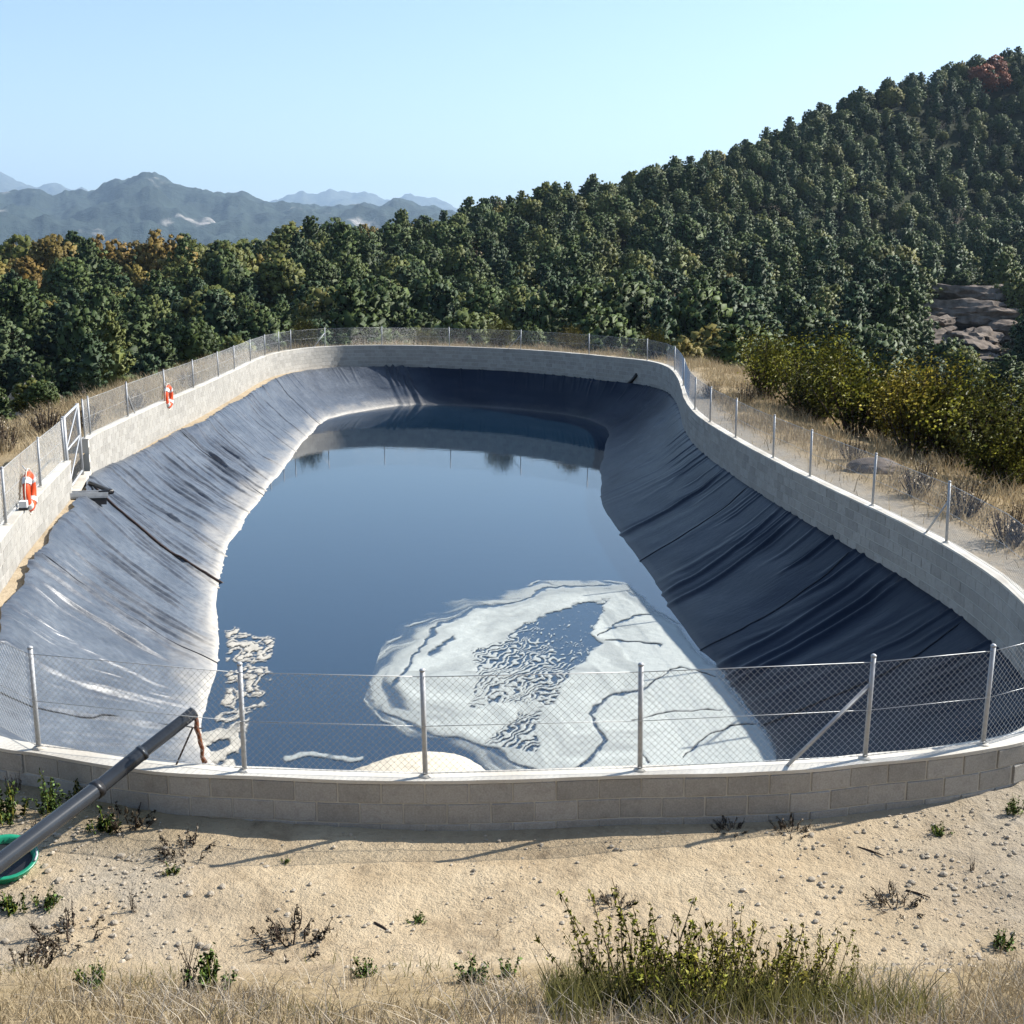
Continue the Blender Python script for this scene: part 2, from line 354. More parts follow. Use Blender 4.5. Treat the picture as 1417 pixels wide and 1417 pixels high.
def near_wall(px, py, z=0.0):
    X, Y, _ = proj(W[:, 0], W[:, 1], np.full(NW, z)); X = X + 1e-4; return int(np.argmin((X - px) ** 2 + (Y - py) ** 2))

# ------------------------------------------------------------------ terrain
CTRL = []
def ctl(px, py, Y, tree=0.0): x, y, z = at_dist(px, py, Y); CTRL.append((x, y, z - tree))
for a in [ # canopy seen at the pixel, its distance, and the height of the trees under it
    (-150, 372, 165, 6.5), (0, 372, 165, 6.5), (150, 345, 178, 7), (300, 345, 190, 7), (450, 330, 200, 7), (560, 312, 220, 7),
    (0, 440, 110, 7), (150, 430, 118, 7), (300, 420, 125, 7), (450, 400, 132, 7), (600, 390, 140, 7), (600, 330, 195, 7),
    (0, 520, 72, 6), (150, 500, 80, 6.5), (-150, 520, 72, 6), (420, 462, 92, 6.5), (600, 462, 94, 6.5), (760, 462, 96, 6.5),
    (620, 300, 245, 7), (700, 268, 262, 7), (800, 255, 280, 7), (900, 235, 296, 7), (960, 224, 305, 7), (1020, 208, 318, 7), (1140, 172, 345, 7), (1250, 122, 375, 7), (1380, 78, 400, 7), (1500, 60, 405, 7), (1650, 20, 420, 7),
    (760, 400, 145, 7), (760, 330, 205, 7), (900, 400, 150, 7), (900, 320, 215, 7), (1030, 400, 150, 7), (1030, 310, 222, 7), (1030, 255, 280, 7),
    (900, 470, 96, 6.5), (1030, 480, 92, 6), (1150, 480, 92, 6), (1130, 400, 150, 7), (1120, 320, 208, 7), (1200, 400, 165, 7),
    (1180, 345, 275, 15), (1220, 380, 270, 13), (1160, 270, 300, 7), (1250, 250, 335, 7), (1250, 330, 300, 7), (1330, 330, 270, 7), (1330, 230, 350, 7), (1417, 300, 290, 7), (1417, 180, 370, 7),
    (1300, 420, 170, 3), (1370, 425, 165, 3), (1417, 420, 160, 7), (1300, 480, 95, 6), (1417, 500, 85, 6), (1550, 480, 90, 6), (1550, 330, 250, 7)]: ctl(*a)
CTRL += [(-40, 40, -6), (-30, 20, -3), (40, 40, -9), (30, 22, -5), (60, 60, -14), (-60, 60, -16), (0, 88, -8.5), (-25, 80, -10), (22, 80, -9.5), (-22, 50, -5.5), (20, 50, -5.0), (19, 34, -3.4), (-20, 34, -2.6),
         (-200, 150, -14), (260, 150, -6), (0, -60, 8), (-80, -40, 3), (80, -40, 3), (-150, 320, -45), (0, 380, -38), (120, 480, 20), (260, 560, 30), (-200, 460, -60), (60, 600, -50)]
CT = np.array(CTRL)
def _tps(r2): return np.where(r2 > 0, r2 * np.log(np.maximum(r2, 1e-9)) * .5, 0.0)
_P = CT[:, :2] / 100
_K = _tps(((_P[:, None] - _P[None]) ** 2).sum(-1)) + np.eye(len(_P)) * .02
_Q = np.hstack([np.ones((len(_P), 1)), _P])
_S = np.linalg.solve(np.block([[_K, _Q], [_Q.T, np.zeros((3, 3))]]), np.r_[CT[:, 2], 0, 0, 0])
def rbf(x, y):
    p = np.stack([np.asarray(x, float), np.asarray(y, float)], -1).reshape(-1, 2) / 100; out = np.empty(len(p))
    for k in range(0, len(p), 40000):
        q = p[k:k + 40000]; out[k:k + 40000] = _tps(((q[:, None] - _P[None]) ** 2).sum(-1)) @ _S[:-3] + _S[-3] + q @ _S[-2:]
    return out.reshape(np.shape(x))
WC = W[::4]
def wall_dist(x, y):
    p = np.stack([np.asarray(x, float), np.asarray(y, float)], -1).reshape(-1, 2); out = np.empty(len(p)); idx = np.empty(len(p), int)
    for k in range(0, len(p), 40000):
        d = ((p[k:k + 40000, None] - WC[None]) ** 2).sum(-1); j = d.argmin(1); idx[k:k + 40000] = j; out[k:k + 40000] = np.sqrt(d[np.arange(len(j)), j])
    return out.reshape(np.shape(x)), (idx * 4).reshape(np.shape(x))
PADZ = by_key([(0, -.34), (3, -.42), (6, -.50), (11, -.51), (13, -.46), (15, -.30), (18, -.10), (24, -.10), (28, -.16), (33, -.15), (38, -.3), (43, -.36), (46, -.42), (49, -.40)])
def ground_z(x, y, detail=True):
    x = np.asarray(x, float); y = np.asarray(y, float)
    d, i = wall_dist(x, y); pad = PADZ[i]
    bank = -.5 + .50 * np.maximum(0, 8.0 - y) ** 1.0
    bank = np.where(y > 8.0, -.5, bank); bank = np.minimum(bank, 3.05 + .55 * np.maximum(0, -4 - y)); bank = np.minimum(bank, 32) + (pad + .5) * sstep(3.0, .2, d) * (y > 7)  # unseen slope behind the camera, added to cut skylight on the front wall
    bank = bank + .25 * sstep(8, 11, y) * 0
    front = sstep(13.5, 10.5, y)                                       # the yard on the camera's side
    edge = 2.3 + 1.2 * (fbm(x * .15, y * .15, 2, 3))
    hill = rbf(np.clip(x, -260, 330), np.clip(y, -60, 520))
    far = np.hypot(x, y)
    hill = hill * sstep(900, 520, far) + (-75) * sstep(480, 900, far)
    side = pad + (hill - pad) * sstep(edge, 16, d) - .35 * sstep(1.5, 5, d)
    z = side * (1 - front) + np.where(y < 14, bank, 0) * front
    rut = np.exp(-((y - 8.75 - .10 * np.sin(x * .6)) / .16) ** 2) + np.exp(-((y - 9.55 - .12 * np.sin(x * .55 + 1)) / .16) ** 2); z = z - .028 * rut * front * (.4 + fbm(x * 2, y * 2, 3, 77))
    if detail:
        z = z + (fbm(x * .9, y * .9, 4, 9) - .5) * .10 * sstep(0, .6, d) + (fbm(x * .12, y * .12, 3, 21) - .5) * 1.6 * sstep(12, 40, d)
    return z
def ground_hit(px, py):
    """where the ray through a pixel meets the ground on the camera's side"""
    u = (px - PW / 2) / FPX; t = (py - PW / 2) / FPX
    d = np.linspace(2, 60, 2400); X = u * d; Y = d * (CP - SP * t); Z = CAM_H - d * (SP + CP * t)
    g = ground_z(X, Y); k = int(np.argmax(Z < g)); return Vector((X[k], Y[k], float(g[k])))

# ------------------------------------------------------------------ ground sheet (a ring of quads from under the wall out to the horizon)
def build_ground():
    st = 1; B = W[::st]; nb = len(B)
    lo, hi = np.array((-1.0, 18.0)), np.array((-2.5, 55.0)); ax = hi - lo; L2 = ax @ ax
    k = np.clip(((B - lo) @ ax) / L2, 0, 1); base = lo + k[:, None] * ax
    dr = B - base; dr /= np.linalg.norm(dr, axis=1)[:, None]
    kk = np.hanning(61); kk /= kk.sum()
    dr = np.stack([np.convolve(np.r_[dr[-30:, c], dr[:, c], dr[:30, c]], kk, 'valid') for c in (0, 1)], 1); dr /= np.linalg.norm(dr, axis=1)[:, None]
    T = [0.0]
    while T[-1] < 20000: T.append(T[-1] + max(.11, T[-1] * .062 if T[-1] < 400 else T[-1] * .12) if T[-1] > 9 else T[-1] + .13)
    T = np.array(T); nt = len(T)
    P = B[:, None] + dr[:, None] * T[None, :, None]
    X, Y = P[..., 0], P[..., 1]; Z = ground_z(X, Y)
    d, i = wall_dist(X, Y)
    V = np.stack([X, Y, Z], -1).reshape(-1, 3)
    a = np.arange(nb)[:, None] * nt + np.arange(nt - 1)[None]; b = np.roll(np.arange(nb), -1)[:, None] * nt + np.arange(nt - 1)[None]
    F = np.stack([a, a + 1, b + 1, b], -1).reshape(-1, 4)
    me = mesh_np('ground', V, F, [M['ground']], True)
    fr = sstep(15, 12, Y)
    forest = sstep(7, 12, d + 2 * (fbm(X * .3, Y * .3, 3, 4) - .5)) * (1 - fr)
    forest = np.maximum(forest, sstep(-3, -8, Y + 2 * (fbm(X * .3, Y * .3, 3, 4) - .5))); right = (X > 3) & (Y > 11)  # added slope behind the camera gets the dark forest floor colour
    grit = np.where(right, sstep(1.5, .7, d), 0) * (1 - fr * .4) + fr * sstep(2.5, 5.5, X) * .9 + fr * sstep(-1.8, -3.4, X) * .75 * sstep(.3, .55, fbm(X * 1.2, Y * 1.2, 4, 57))
    grassy = fr * sstep(-2.4, -3.6, X) * sstep(1.3, .3, d) * .9 + np.where(right, sstep(.6, 1.4, d), sstep(.0, .4, d)) * (1 - fr) + fr * sstep(8.0, 6.9, Y + 1.6 * (fbm(X, Y, 3, 2) - .5) - .8 * sstep(1, 3, X))
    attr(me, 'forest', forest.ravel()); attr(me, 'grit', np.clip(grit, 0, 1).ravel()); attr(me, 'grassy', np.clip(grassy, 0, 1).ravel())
    tag(link(bpy.data.objects.new('ground', me)), kind='structure')
build_ground()

# pond bed closes the hole under the water
bed = MB(); cx, cy = -2.0, 38.0
ring = [(cx + (p[0] - cx) * 1.0, cy + (p[1] - cy) * 1.0, -4.6) for p in W[::10]]
bed.add(ring + [(cx, cy, -4.7)], [(k, (k + 1) % len(ring), len(ring)) for k in range(len(ring))])
tag(bed.build('pond_bed', M['seam']), kind='structure')

# ------------------------------------------------------------------ water, ledge, liner
def strip(A, B, za, zb, mat, name, rows=2, closed=True, smooth=True):
    n = len(A); t = np.linspace(0, 1, rows)
    P = A[:, None] * (1 - t)[None, :, None] + B[:, None] * t[None, :, None]
    Z = np.broadcast_to(np.asarray(za), (n,))[:, None] * (1 - t) + np.broadcast_to(np.asarray(zb), (n,))[:, None] * t
    V = np.concatenate([P, Z[..., None]], -1).reshape(-1, 3)
    a = np.arange(n if closed else n - 1); b = (a + 1) % n
    F = np.concatenate([np.stack([a * rows + k, b * rows + k, b * rows + k + 1, a * rows + k + 1], 1) for k in range(rows - 1)])
    return mesh_np(name, V, F, [mat], smooth)
wtr = MB(); out = WP[::6] + (W[::6] - WP[::6]) * .12
rg = [(p[0], p[1], WATER_Z) for p in out]; wtr.add(rg + [(-2.5, 40, WATER_Z)], [(k, (k + 1) % len(rg), len(rg)) for k in range(len(rg))])
tag(wtr.build('water', M['water']), kind='structure')

lA = W + nin * .05; lt_in = LT + nin * .40
rows = 8; t = np.linspace(0, 1, rows); t1 = np.clip(t / .72, 0, 1); t2 = np.clip((t - .72) / .28, 0, 1)
lt_in = LT + nin * .22
P = lA[:, None] * (1 - t1)[None, :, None] + LT[:, None] * t1[None, :, None] + (nin * .10)[:, None] * t2[None, :, None]
Z = (LZ + .07)[:, None] - (.085 * t1 + .36 * t2)[None] + (fbm(P[..., 0] * 3, P[..., 1] * 3, 4, 31) - .5) * .05 * np.sin(np.pi * np.clip(t1, 0, 1))[None]
V = np.concatenate([P, Z[..., None]], -1).reshape(-1, 3); a = np.arange(NW); b = (a + 1) % NW
F = np.concatenate([np.stack([a * rows + k, b * rows + k, b * rows + k + 1, a * rows + k + 1], 1) for k in range(rows - 1)])
led = mesh_np('ledge', V, F, [M['ground']], True); attr(led, 'forest', np.zeros(len(V))); attr(led, 'grit', np.full(len(V), .25)); attr(led, 'grassy', np.zeros(len(V)))
tag(link(bpy.data.objects.new('ledge', led)), kind='structure')

FINE = 3.0                                       # liner columns per wall sample
NL = int(NW * FINE); li = np.arange(NL) / FINE
def per(a):
    return np.interp(li, np.r_[-1, ii, NW], np.r_[a[-1], a, a[0]])
TOPX, TOPY, TOPZ = per(LT[:, 0]), per(LT[:, 1]), per(LZ); BX, BY = per(WP[:, 0]), per(WP[:, 1])
NR = 31; lt = np.r_[np.linspace(-.03, 1.22, NR)]
def liner_folds():
    u = li[:, None] * STEP; tt = np.clip(lt, 0, 1.2)[None]; H = np.zeros((NL, NR)); rg = np.random.default_rng(11)
    jl = key_s(38), key_s(50)
    def fold(u0, amp, wid, slant, curve, t0, t1):
        c = u0 + slant * tt + curve * tt * tt
        dd = (u - c + PERIM / 2) % PERIM - PERIM / 2
        near = np.abs(((li * STEP - u0 + PERIM / 2) % PERIM) - PERIM / 2) < 4.5
        x = dd[near] / (wid * (.7 + .6 * tt)); win = sstep(t0 - .12, t0 + .08, tt) * sstep(t1 + .15, t1 - .1, tt)
        H[near] += amp * win * (np.exp(-x * x) - .35 * np.exp(-((x - 1.7) ** 2)))
    n = 300
    for k in range(n):
        u0 = rg.uniform(0, PERIM); i0 = int(u0 / STEP) % NW
        left = jl[0] < i0 < jl[1] + 40
        if not left and rg.random() < .75: continue
        a = rg.uniform(.006, .022) if left else rg.uniform(.006, .02)
        if rg.random() < .14: a *= 1.9
        fold(u0, a, rg.uniform(.04, .12) if left else rg.uniform(.08, .25), rg.normal(.25 if left else -.5, .35), rg.normal(.2, .25), rg.uniform(-.1, .35), rg.uniform(.55, 1.15))
    for k in range(170):      # short puckers under the anchored top edge
        fold(rg.uniform(0, PERIM), rg.uniform(.015, .04), rg.uniform(.06, .14), rg.normal(0, .2), 0, -.2, rg.uniform(.12, .34))
    k0, k1 = key_s(41) * STEP, key_s(51) * STEP
    for k in range(58):       # long drawn folds on the sunlit left bank
        u0 = rg.uniform(k0, k1); fold(u0, rg.uniform(.025, .07), rg.uniform(.035, .07), rg.uniform(-.1, .9), rg.uniform(-.2, .5), rg.uniform(.0, .4), rg.uniform(.6, 1.05))
    for px, s in ((560, -.4), (545, .2), (535, .1), (555, .3)):      # heavy gathers in the lit far corner
        i0 = near_wall(px, 478); fold(i0 * STEP, .10, .16, s, .3, -.1, 1.1)
    for px, py in ((1010, 600), (1090, 646), (1110, 655), (1250, 724), (1265, 731), (1230, 712)):   # deep folds on the shaded right bank
        fold(near_wall(px, py) * STEP, .07, .12, -.6, -.2, .05, 1.0)
    return H
FH = liner_folds()
def build_liner():
    tt = lt[None]; X = TOPX[:, None] * (1 - tt) + BX[:, None] * tt; Y = TOPY[:, None] * (1 - tt) + BY[:, None] * tt
    Z = TOPZ[:, None] * (1 - tt) + WATER_Z * tt
    sag = -.10 * np.sin(np.pi * np.clip(tt, 0, 1)); Z = Z + sag
    und = (fbm(li[:, None] * .035 + 0 * tt, tt * 3 + 0 * li[:, None], 3, 41) - .5) * .16 * np.clip(tt * 4, 0, 1)
    Z = Z + und + np.where(tt < .1, np.maximum(FH, 0), FH) + np.where(tt < 0, -.01, 0)
    # scalloped, slightly curled top edge
    edge = (fbm(li * .12, li * 0, 3, 51) - .5) * .30 * sstep(.1, .5, per(LO)) - .02
    nx, ny = per(nin[:, 0]), per(nin[:, 1]); wgt = sstep(.16, 0, tt)
    X = X + nx[:, None] * edge[:, None] * wgt; Y = Y + ny[:, None] * edge[:, None] * wgt
    Z = Z + .05 * np.exp(-((tt - .02) / .03) ** 2) + .065 * sstep(.20, .06, tt)
    V = np.stack([X, Y, Z], -1)
    F = []
    a = np.arange(NL); b = (a + 1) % NL
    F = np.concatenate([np.stack([a * NR + k, b * NR + k, b * NR + k + 1, a * NR + k + 1], 1) for k in range(NR - 1)])
    me = mesh_np('sheet', V.reshape(-1, 3), F, [M['liner']], True)
    hgt = Z - WATER_Z; fr = sstep(key_s(37), key_s(39), li) * (li > 100)
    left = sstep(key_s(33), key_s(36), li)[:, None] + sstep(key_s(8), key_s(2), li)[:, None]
    n = fbm(li[:, None] * .12 + tt * 2, tt * 6 + 0 * li[:, None], 4, 61)
    silt = sstep(.42, .06, hgt + (n - .5) * .45) * (.34 * left + .05) + sstep(.10, .03, hgt) * (.36 * left + .10)
    dust_sunlit = (.46 + .5 * (n - .4) + .12 * sstep(0, 1, tt)) * (.03 + .97 * left)  # dust plus painted sun sheen: strong on the lit left bank, nearly none elsewhere
    attr(me, 'arc', np.repeat(li * STEP, NR)); attr(me, 'down', np.tile(lt, NL)); attr(me, 'silt', np.clip(silt, 0, 1).ravel()); attr(me, 'dust_sunlit', np.clip(dust_sunlit, 0, 1).ravel())
    root = empty('pond_liner', (0, 10.4, -1.0))
    o = bpy.data.objects.new('sheet', me); link(o, root); o.matrix_parent_inverse = Matrix.Translation((0, -10.4, 1.0))
    tag(root, 'black plastic sheet liner with wrinkled folds covering the sloping banks of the pond', 'liner')
    def surf(c, t_):
        c = c % NL; j = int(np.clip((t_ + .03) / 1.25 * (NR - 1), 0, NR - 1.001)); f = (t_ + .03) / 1.25 * (NR - 1) - j; i0 = int(c) % NL
        return Vector(V[i0, j] * (1 - f) + V[i0, j + 1] * f)
    for (px0, py0, sl) in ((62, 772, 6), (0, 965, -4), (255, 604, 8), (385, 532, 4), (1178, 770, -9), (1035, 678, -8), (1330, 868, -12)):      # welded seams run down the bank
        i0 = int(np.argmin((proj(TOPX, TOPY, TOPZ)[0] - px0) ** 2 + (proj(TOPX, TOPY, TOPZ)[1] - py0) ** 2))
        pts = [surf(i0 + sl * STEP / STEP * FINE * k / 24, k / 24 * 1.05) + Vector((0, 0, .006)) for k in range(25)]
        s_ = MB().tube(pts, .014, 5, False).build('seam', M['seam'], root); s_.matrix_parent_inverse = Matrix.Translation((0, -10.4, 1.0))
    return surf
LSURF = build_liner()

# ------------------------------------------------------------------ block wall
def build_wall():
    root = empty('block_wall', (W[key_s(6)][0], W[key_s(6)][1], -.5)); inv = Matrix.Translation(-Vector(root.location))
    tag(root, 'long curving concrete block wall with pale coping ringing the whole pond', 'wall')
    order = [(G1 + k) % NW for k in range(NW - (G1 - G0))]           # walk from one side of the gate right round to the other
    Q = W[order]; N_ = nin[order]; n = len(Q)
    lzq = LZ[order]
    def ribbon(th, z0, z1, mat, name, jit=0.0, end=0.0):
        V = []; F = []
        for k in range(n):
            e = 0.0
            jo = jit * (fbm(k * .21, 3.3, 3, 71) - .5); ji = jit * (fbm(k * .19, 9.1, 3, 72) - .5); jz = jit * .5 * (fbm(k * .13, 5.0, 3, 73) - .5)
            o = Q[k] - N_[k] * (th / 2 + jo); i_ = Q[k] + N_[k] * (th / 2 + ji)
            V += [(o[0], o[1], z0), (o[0], o[1], z1 + jz), (i_[0], i_[1], z1 + jz), (i_[0], i_[1], z0)]
        for k in range(n - 1):
            a, b = 4 * k, 4 * k + 4
            F += [(a, b, b + 1, a + 1), (a + 1, b + 1, b + 2, a + 2), (a + 2, b + 2, b + 3, a + 3), (a + 3, b + 3, b, a)]
        F += [(0, 1, 2, 3), (4 * n - 1, 4 * n - 2, 4 * n - 3, 4 * n - 4)]
        o = MB().add(V, F).build(name, mat, root); o.matrix_parent_inverse = inv; return o
    ribbon(.180, -1.75, -.036, M['mortar'], 'mortar_core')
    ribbon(.212, -.034, .0, M['coping'], 'coping', .02)
    # one bevelled block, in several shades, shared by all
    protos = []
    for k in range(12):
        bm = bmesh.new(); bmesh.ops.create_cube(bm, size=1.0)
        for v in bm.verts: v.co = Vector((v.co.x * .388, v.co.y * .2, v.co.z * .188))
        bmesh.ops.bevel(bm, geom=bm.edges[:], offset=.006, segments=1, affect='EDGES')
        for v in bm.verts: v.co += Vector((random.uniform(-.002, .002),) * 3)
        me = bpy.data.meshes.new('block'); bm.to_mesh(me); bm.free(); me.materials.append(M['block']); attr(me, 'rnd', np.full(len(me.vertices), k / 11)); protos.append(me)
    items = []
    for c in range(8):
        z = -.034 - .2 * c - .1; s0 = 0 if c % 2 == 0 else 2
        for k in range(s0, n - 4, 4):
            m = (k + 2); p = Q[m]; tx = Q[min(k + 4, n - 1)] - Q[k]; a = math.atan2(tx[1], tx[0]); fr = p[1] < 13.0
            if not fr and z + .1 < lzq[m] - .05: continue
            if fr and c > 3: continue
            face = p + N_[m] * (-.1 if fr else .1); px, py, d = proj(face[0], face[1], z)
            vis = -30 < px < 1447 and -30 < py < 1447 and (not fr or c < 3)
            view = np.array((face[0], face[1])); view = view / np.linalg.norm(view)
            facing = abs(view @ N_[m])
            area = (FPX / d) ** 2 * (facing + .05) if vis else 0
            items.append((area, p, z, a))
    items.sort(key=lambda q: -q[0])
    for k, (ar, p, z, a) in enumerate(items[:300]):
        o = bpy.data.objects.new('block', random.choice(protos)); link(o, root); o.matrix_parent_inverse = inv
        o.location = (p[0], p[1], z); o.rotation_euler = (random.uniform(-.008, .008), 0, a + random.uniform(-.006, .006))
    V = []; F = []; R = []
    bx = np.array([(x * .194, y * .1, z * .094) for x in (-1, 1) for y in (-1, 1) for z in (-1, 1)])
    for ar, p, z, a in items[300:]:
        ca, sa = math.cos(a), math.sin(a); k = len(V) * 8
        V.append(np.stack([p[0] + bx[:, 0] * ca - bx[:, 1] * sa, p[1] + bx[:, 0] * sa + bx[:, 1] * ca, z + bx[:, 2]], 1)); R += [random.random()] * 8
        F += [[k + q for q in f] for f in ((0, 1, 3, 2), (4, 6, 7, 5), (0, 4, 5, 1), (2, 3, 7, 6), (0, 2, 6, 4), (1, 5, 7, 3))]
    me = mesh_np('far_blocks', np.concatenate(V), F, [M['block']]); attr(me, 'rnd', R)
    o = link(bpy.data.objects.new('far_blocks', me), root); o.matrix_parent_inverse = inv; o['kind'] = 'stuff'
build_wall()

# ------------------------------------------------------------------ chain-link fence
POST_PX = [(1357, 1032), (1195, 1050), (892, 1068), (596, 1072), (334, 1066), (54, 1038)]
def wire_mesh(A, B, h0, h1, pitch=.066, r=.0015):
    """two families of diagonal strands between A and B"""
    A, B = Vector(A), Vector(B); L = (B - A).to_2d().length; H = h1 - h0; ux = (B - A) / L; V = []; F = []
    nrm = Vector((-ux.y, ux.x, 0)).normalized()
    for fam in (1, -1):
        for k in range(int((L + H) / pitch) + 1):
            a = k * pitch + .01
            if fam == 1: x0, z0, x1, z1 = a - H, 0, a, H          # rising strands
            else: x0, z0, x1, z1 = a - H, H, a, 0
            # clip to the panel
            if x0 < 0: z0 += fam * (0 - x0); x0 = 0
            if x1 > L: z1 -= fam * (x1 - L); x1 = L
            if x1 - x0 < .01: continue
            p = A + ux * x0 + Vector((0, 0, h0 + z0)) + nrm * r * fam; q = A + ux * x1 + Vector((0, 0, h0 + z1)) + nrm * r * fam
            d = (q - p).normalized(); e = nrm * r; g = d.cross(nrm) * r; m = len(V)
            for c in (p, q): V += [c + e, c - e * .5 + g * .87, c - e * .5 - g * .87]
            F += [(m, m + 1, m + 4, m + 3), (m + 1, m + 2, m + 5, m + 4), (m + 2, m, m + 3, m + 5)]
    return V, F
def build_fence():
    root = empty('chain_link_fence', (W[key_s(6)][0], W[key_s(6)][1], 0)); inv = Matrix.Translation(-Vector(root.location))
    tag(root, 'galvanised chain link fence with round steel posts standing on the pond wall', 'fence')
    idx = [near_wall(*p) for p in POST_PX]
    right = [near_wall(*p) for p in ((1314, 746), (1208, 697), (1122, 658), (1070, 632), (1020, 603), (984, 582), (962, 566), (948, 533), (934, 512), (895, 498), (815, 489), (720, 483), (622, 479), (528, 477), (449, 479), (403, 483), (386, 487), (367, 492), (347, 501), (325, 512), (303, 522), (268, 538), (229, 554), (178, 577), (125, 600))]
    leftn = [near_wall(*p) for p in ((54, 671), (13, 729))]
    c14, c16 = key_s(14) + 2, key_s(16) + 4
    extra = [c14, c16, key_s(47) + 26, key_s(49) + 2, key_s(51) - 14, G0 - 2 if G0 - 2 not in right else G0 - 3, G1 + 2]
    allp = sorted(set(i % NW for i in idx + right + leftn + extra))
    keep = []
    for i in allp:
        if not keep or i - keep[-1] > 6: keep.append(i)
    braced = {min(range(len(keep)), key=lambda k: abs(keep[k] - near_wall(px, py))): sg for px, py, sg in ((1195, 1050, 1), (1314, 746, -1), (449, 479, -1), (720, 483, -1), (178, 577, 1))}
    h = 1.0
    me_post = MB().tube([(0, 0, -.01), (0, 0, 1.02)], .024, 10).mesh('post', M['galv'])
    me_cap = MB().tube([(0, 0, 1.018), (0, 0, 1.03), (0, 0, 1.044)], [.028, .028, .012], 10).mesh('cap', M['galv'])
    me_col = MB().tube([(0, 0, -.005), (0, 0, .02)], [.07, .045], 10).mesh('footing', M['coping'])
    place = {}
    for k, i in enumerate(keep):
        hh = h * random.uniform(.985, 1.02)
        lean = Matrix.Rotation(random.uniform(-.018, .018), 4, 'X') @ Matrix.Rotation(random.uniform(-.018, .018), 4, 'Y')
        for nm, me in (('post', me_post), ('footing', me_col)):
            o = link(bpy.data.objects.new(nm, me), root); o.matrix_parent_inverse = inv
            o.matrix_basis = Matrix.Translation((W[i][0], W[i][1], 0)) @ (lean if nm == 'post' else Matrix()) @ Matrix.Diagonal((1, 1, hh if nm == 'post' else 1, 1))
            if nm == 'post': c = link(bpy.data.objects.new('cap', me_cap), o)
        place[k] = i
    for k, sg in braced.items():
        i = keep[k]; j = (i + sg * (-8)) % NW
        a = Vector((W[i][0], W[i][1], .74)); b = Vector((W[j][0], W[j][1], .0))
        o = MB().tube([a, b], .018, 8).build('brace', M['galv'], root); o.matrix_parent_inverse = inv
    for k in range(len(keep)):
        i, j = keep[k], keep[(k + 1) % len(keep)]
        if i <= G0 + 1 and j >= G1 - 1 and j > i: continue
        j_ = j if j > i else j + NW
        if is_gap((i + j_) // 2): continue
        A = (W[i][0], W[i][1], 0); B = (W[j][0], W[j][1], 0)
        # follow the wall in a few straight pieces when the gap is long
        V = []; F = []; nseg = max(1, int(round((j_ - i) * STEP / 2.2))); wires = [MB(), MB(), MB()]
        ids = [int(round(i + (j_ - i) * q / nseg)) % NW for q in range(nseg + 1)]
        for q in range(nseg):
            p0, p1 = W[ids[q]], W[ids[q + 1]]; off = -nin[ids[q]] * .028; off1 = -nin[ids[q + 1]] * .028
            v, f = wire_mesh((p0[0] + off[0], p0[1] + off[1], 0), (p1[0] + off1[0], p1[1] + off1[1], 0), .03, .975)
            m = len(V); V += v; F += [tuple(x + m for x in g) for g in f]
        o = MB().add(V, F).build('wire_mesh', M['wire'], root); o.matrix_parent_inverse = inv
        for zz, rr in ((.975, .0042), (.50, .0034), (.04, .0034)):
            pts = [Vector((W[q][0] - nin[q][0] * .028, W[q][1] - nin[q][1] * .028, zz - (.012 * math.sin(math.pi * m / max(1, len(ids) - 1))))) for m, q in enumerate(ids)]
            o = MB().tube(pts, rr, 5).build('tension_wire', M['wire'], root); o.matrix_parent_inverse = inv
build_fence()

# ------------------------------------------------------------------ gate
def build_gate():
    a, b = Vector((*W[G1 - 1], 0)), Vector((*W[G0 + 2], 0)); u = (b - a).normalized(); L = (b - a).length; rz = math.atan2(u.y, u.x)
    g = empty('metal_gate', (a.x, a.y, -.82), rz); tag(g, 'narrow grey steel mesh gate with crossed braces in the wall opening', 'gate')
    Wd = min(L - .1, 2.7); H = 1.86
    for x in (0.0, Wd): MB().tube([(x, 0, 0), (x, 0, H)], .045, 12).build('gate_post', M['galv'], g)
    MB().tube([(0, 0, H - .04), (Wd, 0, H - .04)], .032, 8).build('top_rail', M['galv'], g)
    MB().tube([(0, 0, .1), (Wd, 0, .1)], .03, 8).build('bottom_rail', M['galv'], g)
    MB().tube([(0, 0, H * .55), (Wd, 0, H * .55)], .024, 8).build('middle_rail', M['galv'], g)
    MB().tube([(.02, 0, H * .56), (Wd - .02, 0, H - .08)], .018, 6).build('brace', M['galv'], g)
    MB().tube([(.02, 0, .14), (Wd - .02, 0, H * .53)], .018, 6).build('brace', M['galv'], g)
    V, F = wire_mesh((0, .02, 0), (Wd, .02, 0), .12, H - .06); MB().add(V, F).build('wire_mesh', M['wire'], g)
    if L - Wd > .25:
        V, F = wire_mesh((Wd, .02, 0), (L, .02, 0), .12, H - .06); MB().add(V, F).build('wire_mesh', M['wire'], g)
    sx = MB().box((L / 2, .0, .0), (L, .3, .10)); o = sx.build('gate_sill', M['coping'])
    o.location = (a.x, a.y, -.88); o.rotation_euler = (0, 0, rz); tag(o, 'low concrete step across the gate opening', 'step')
build_gate()

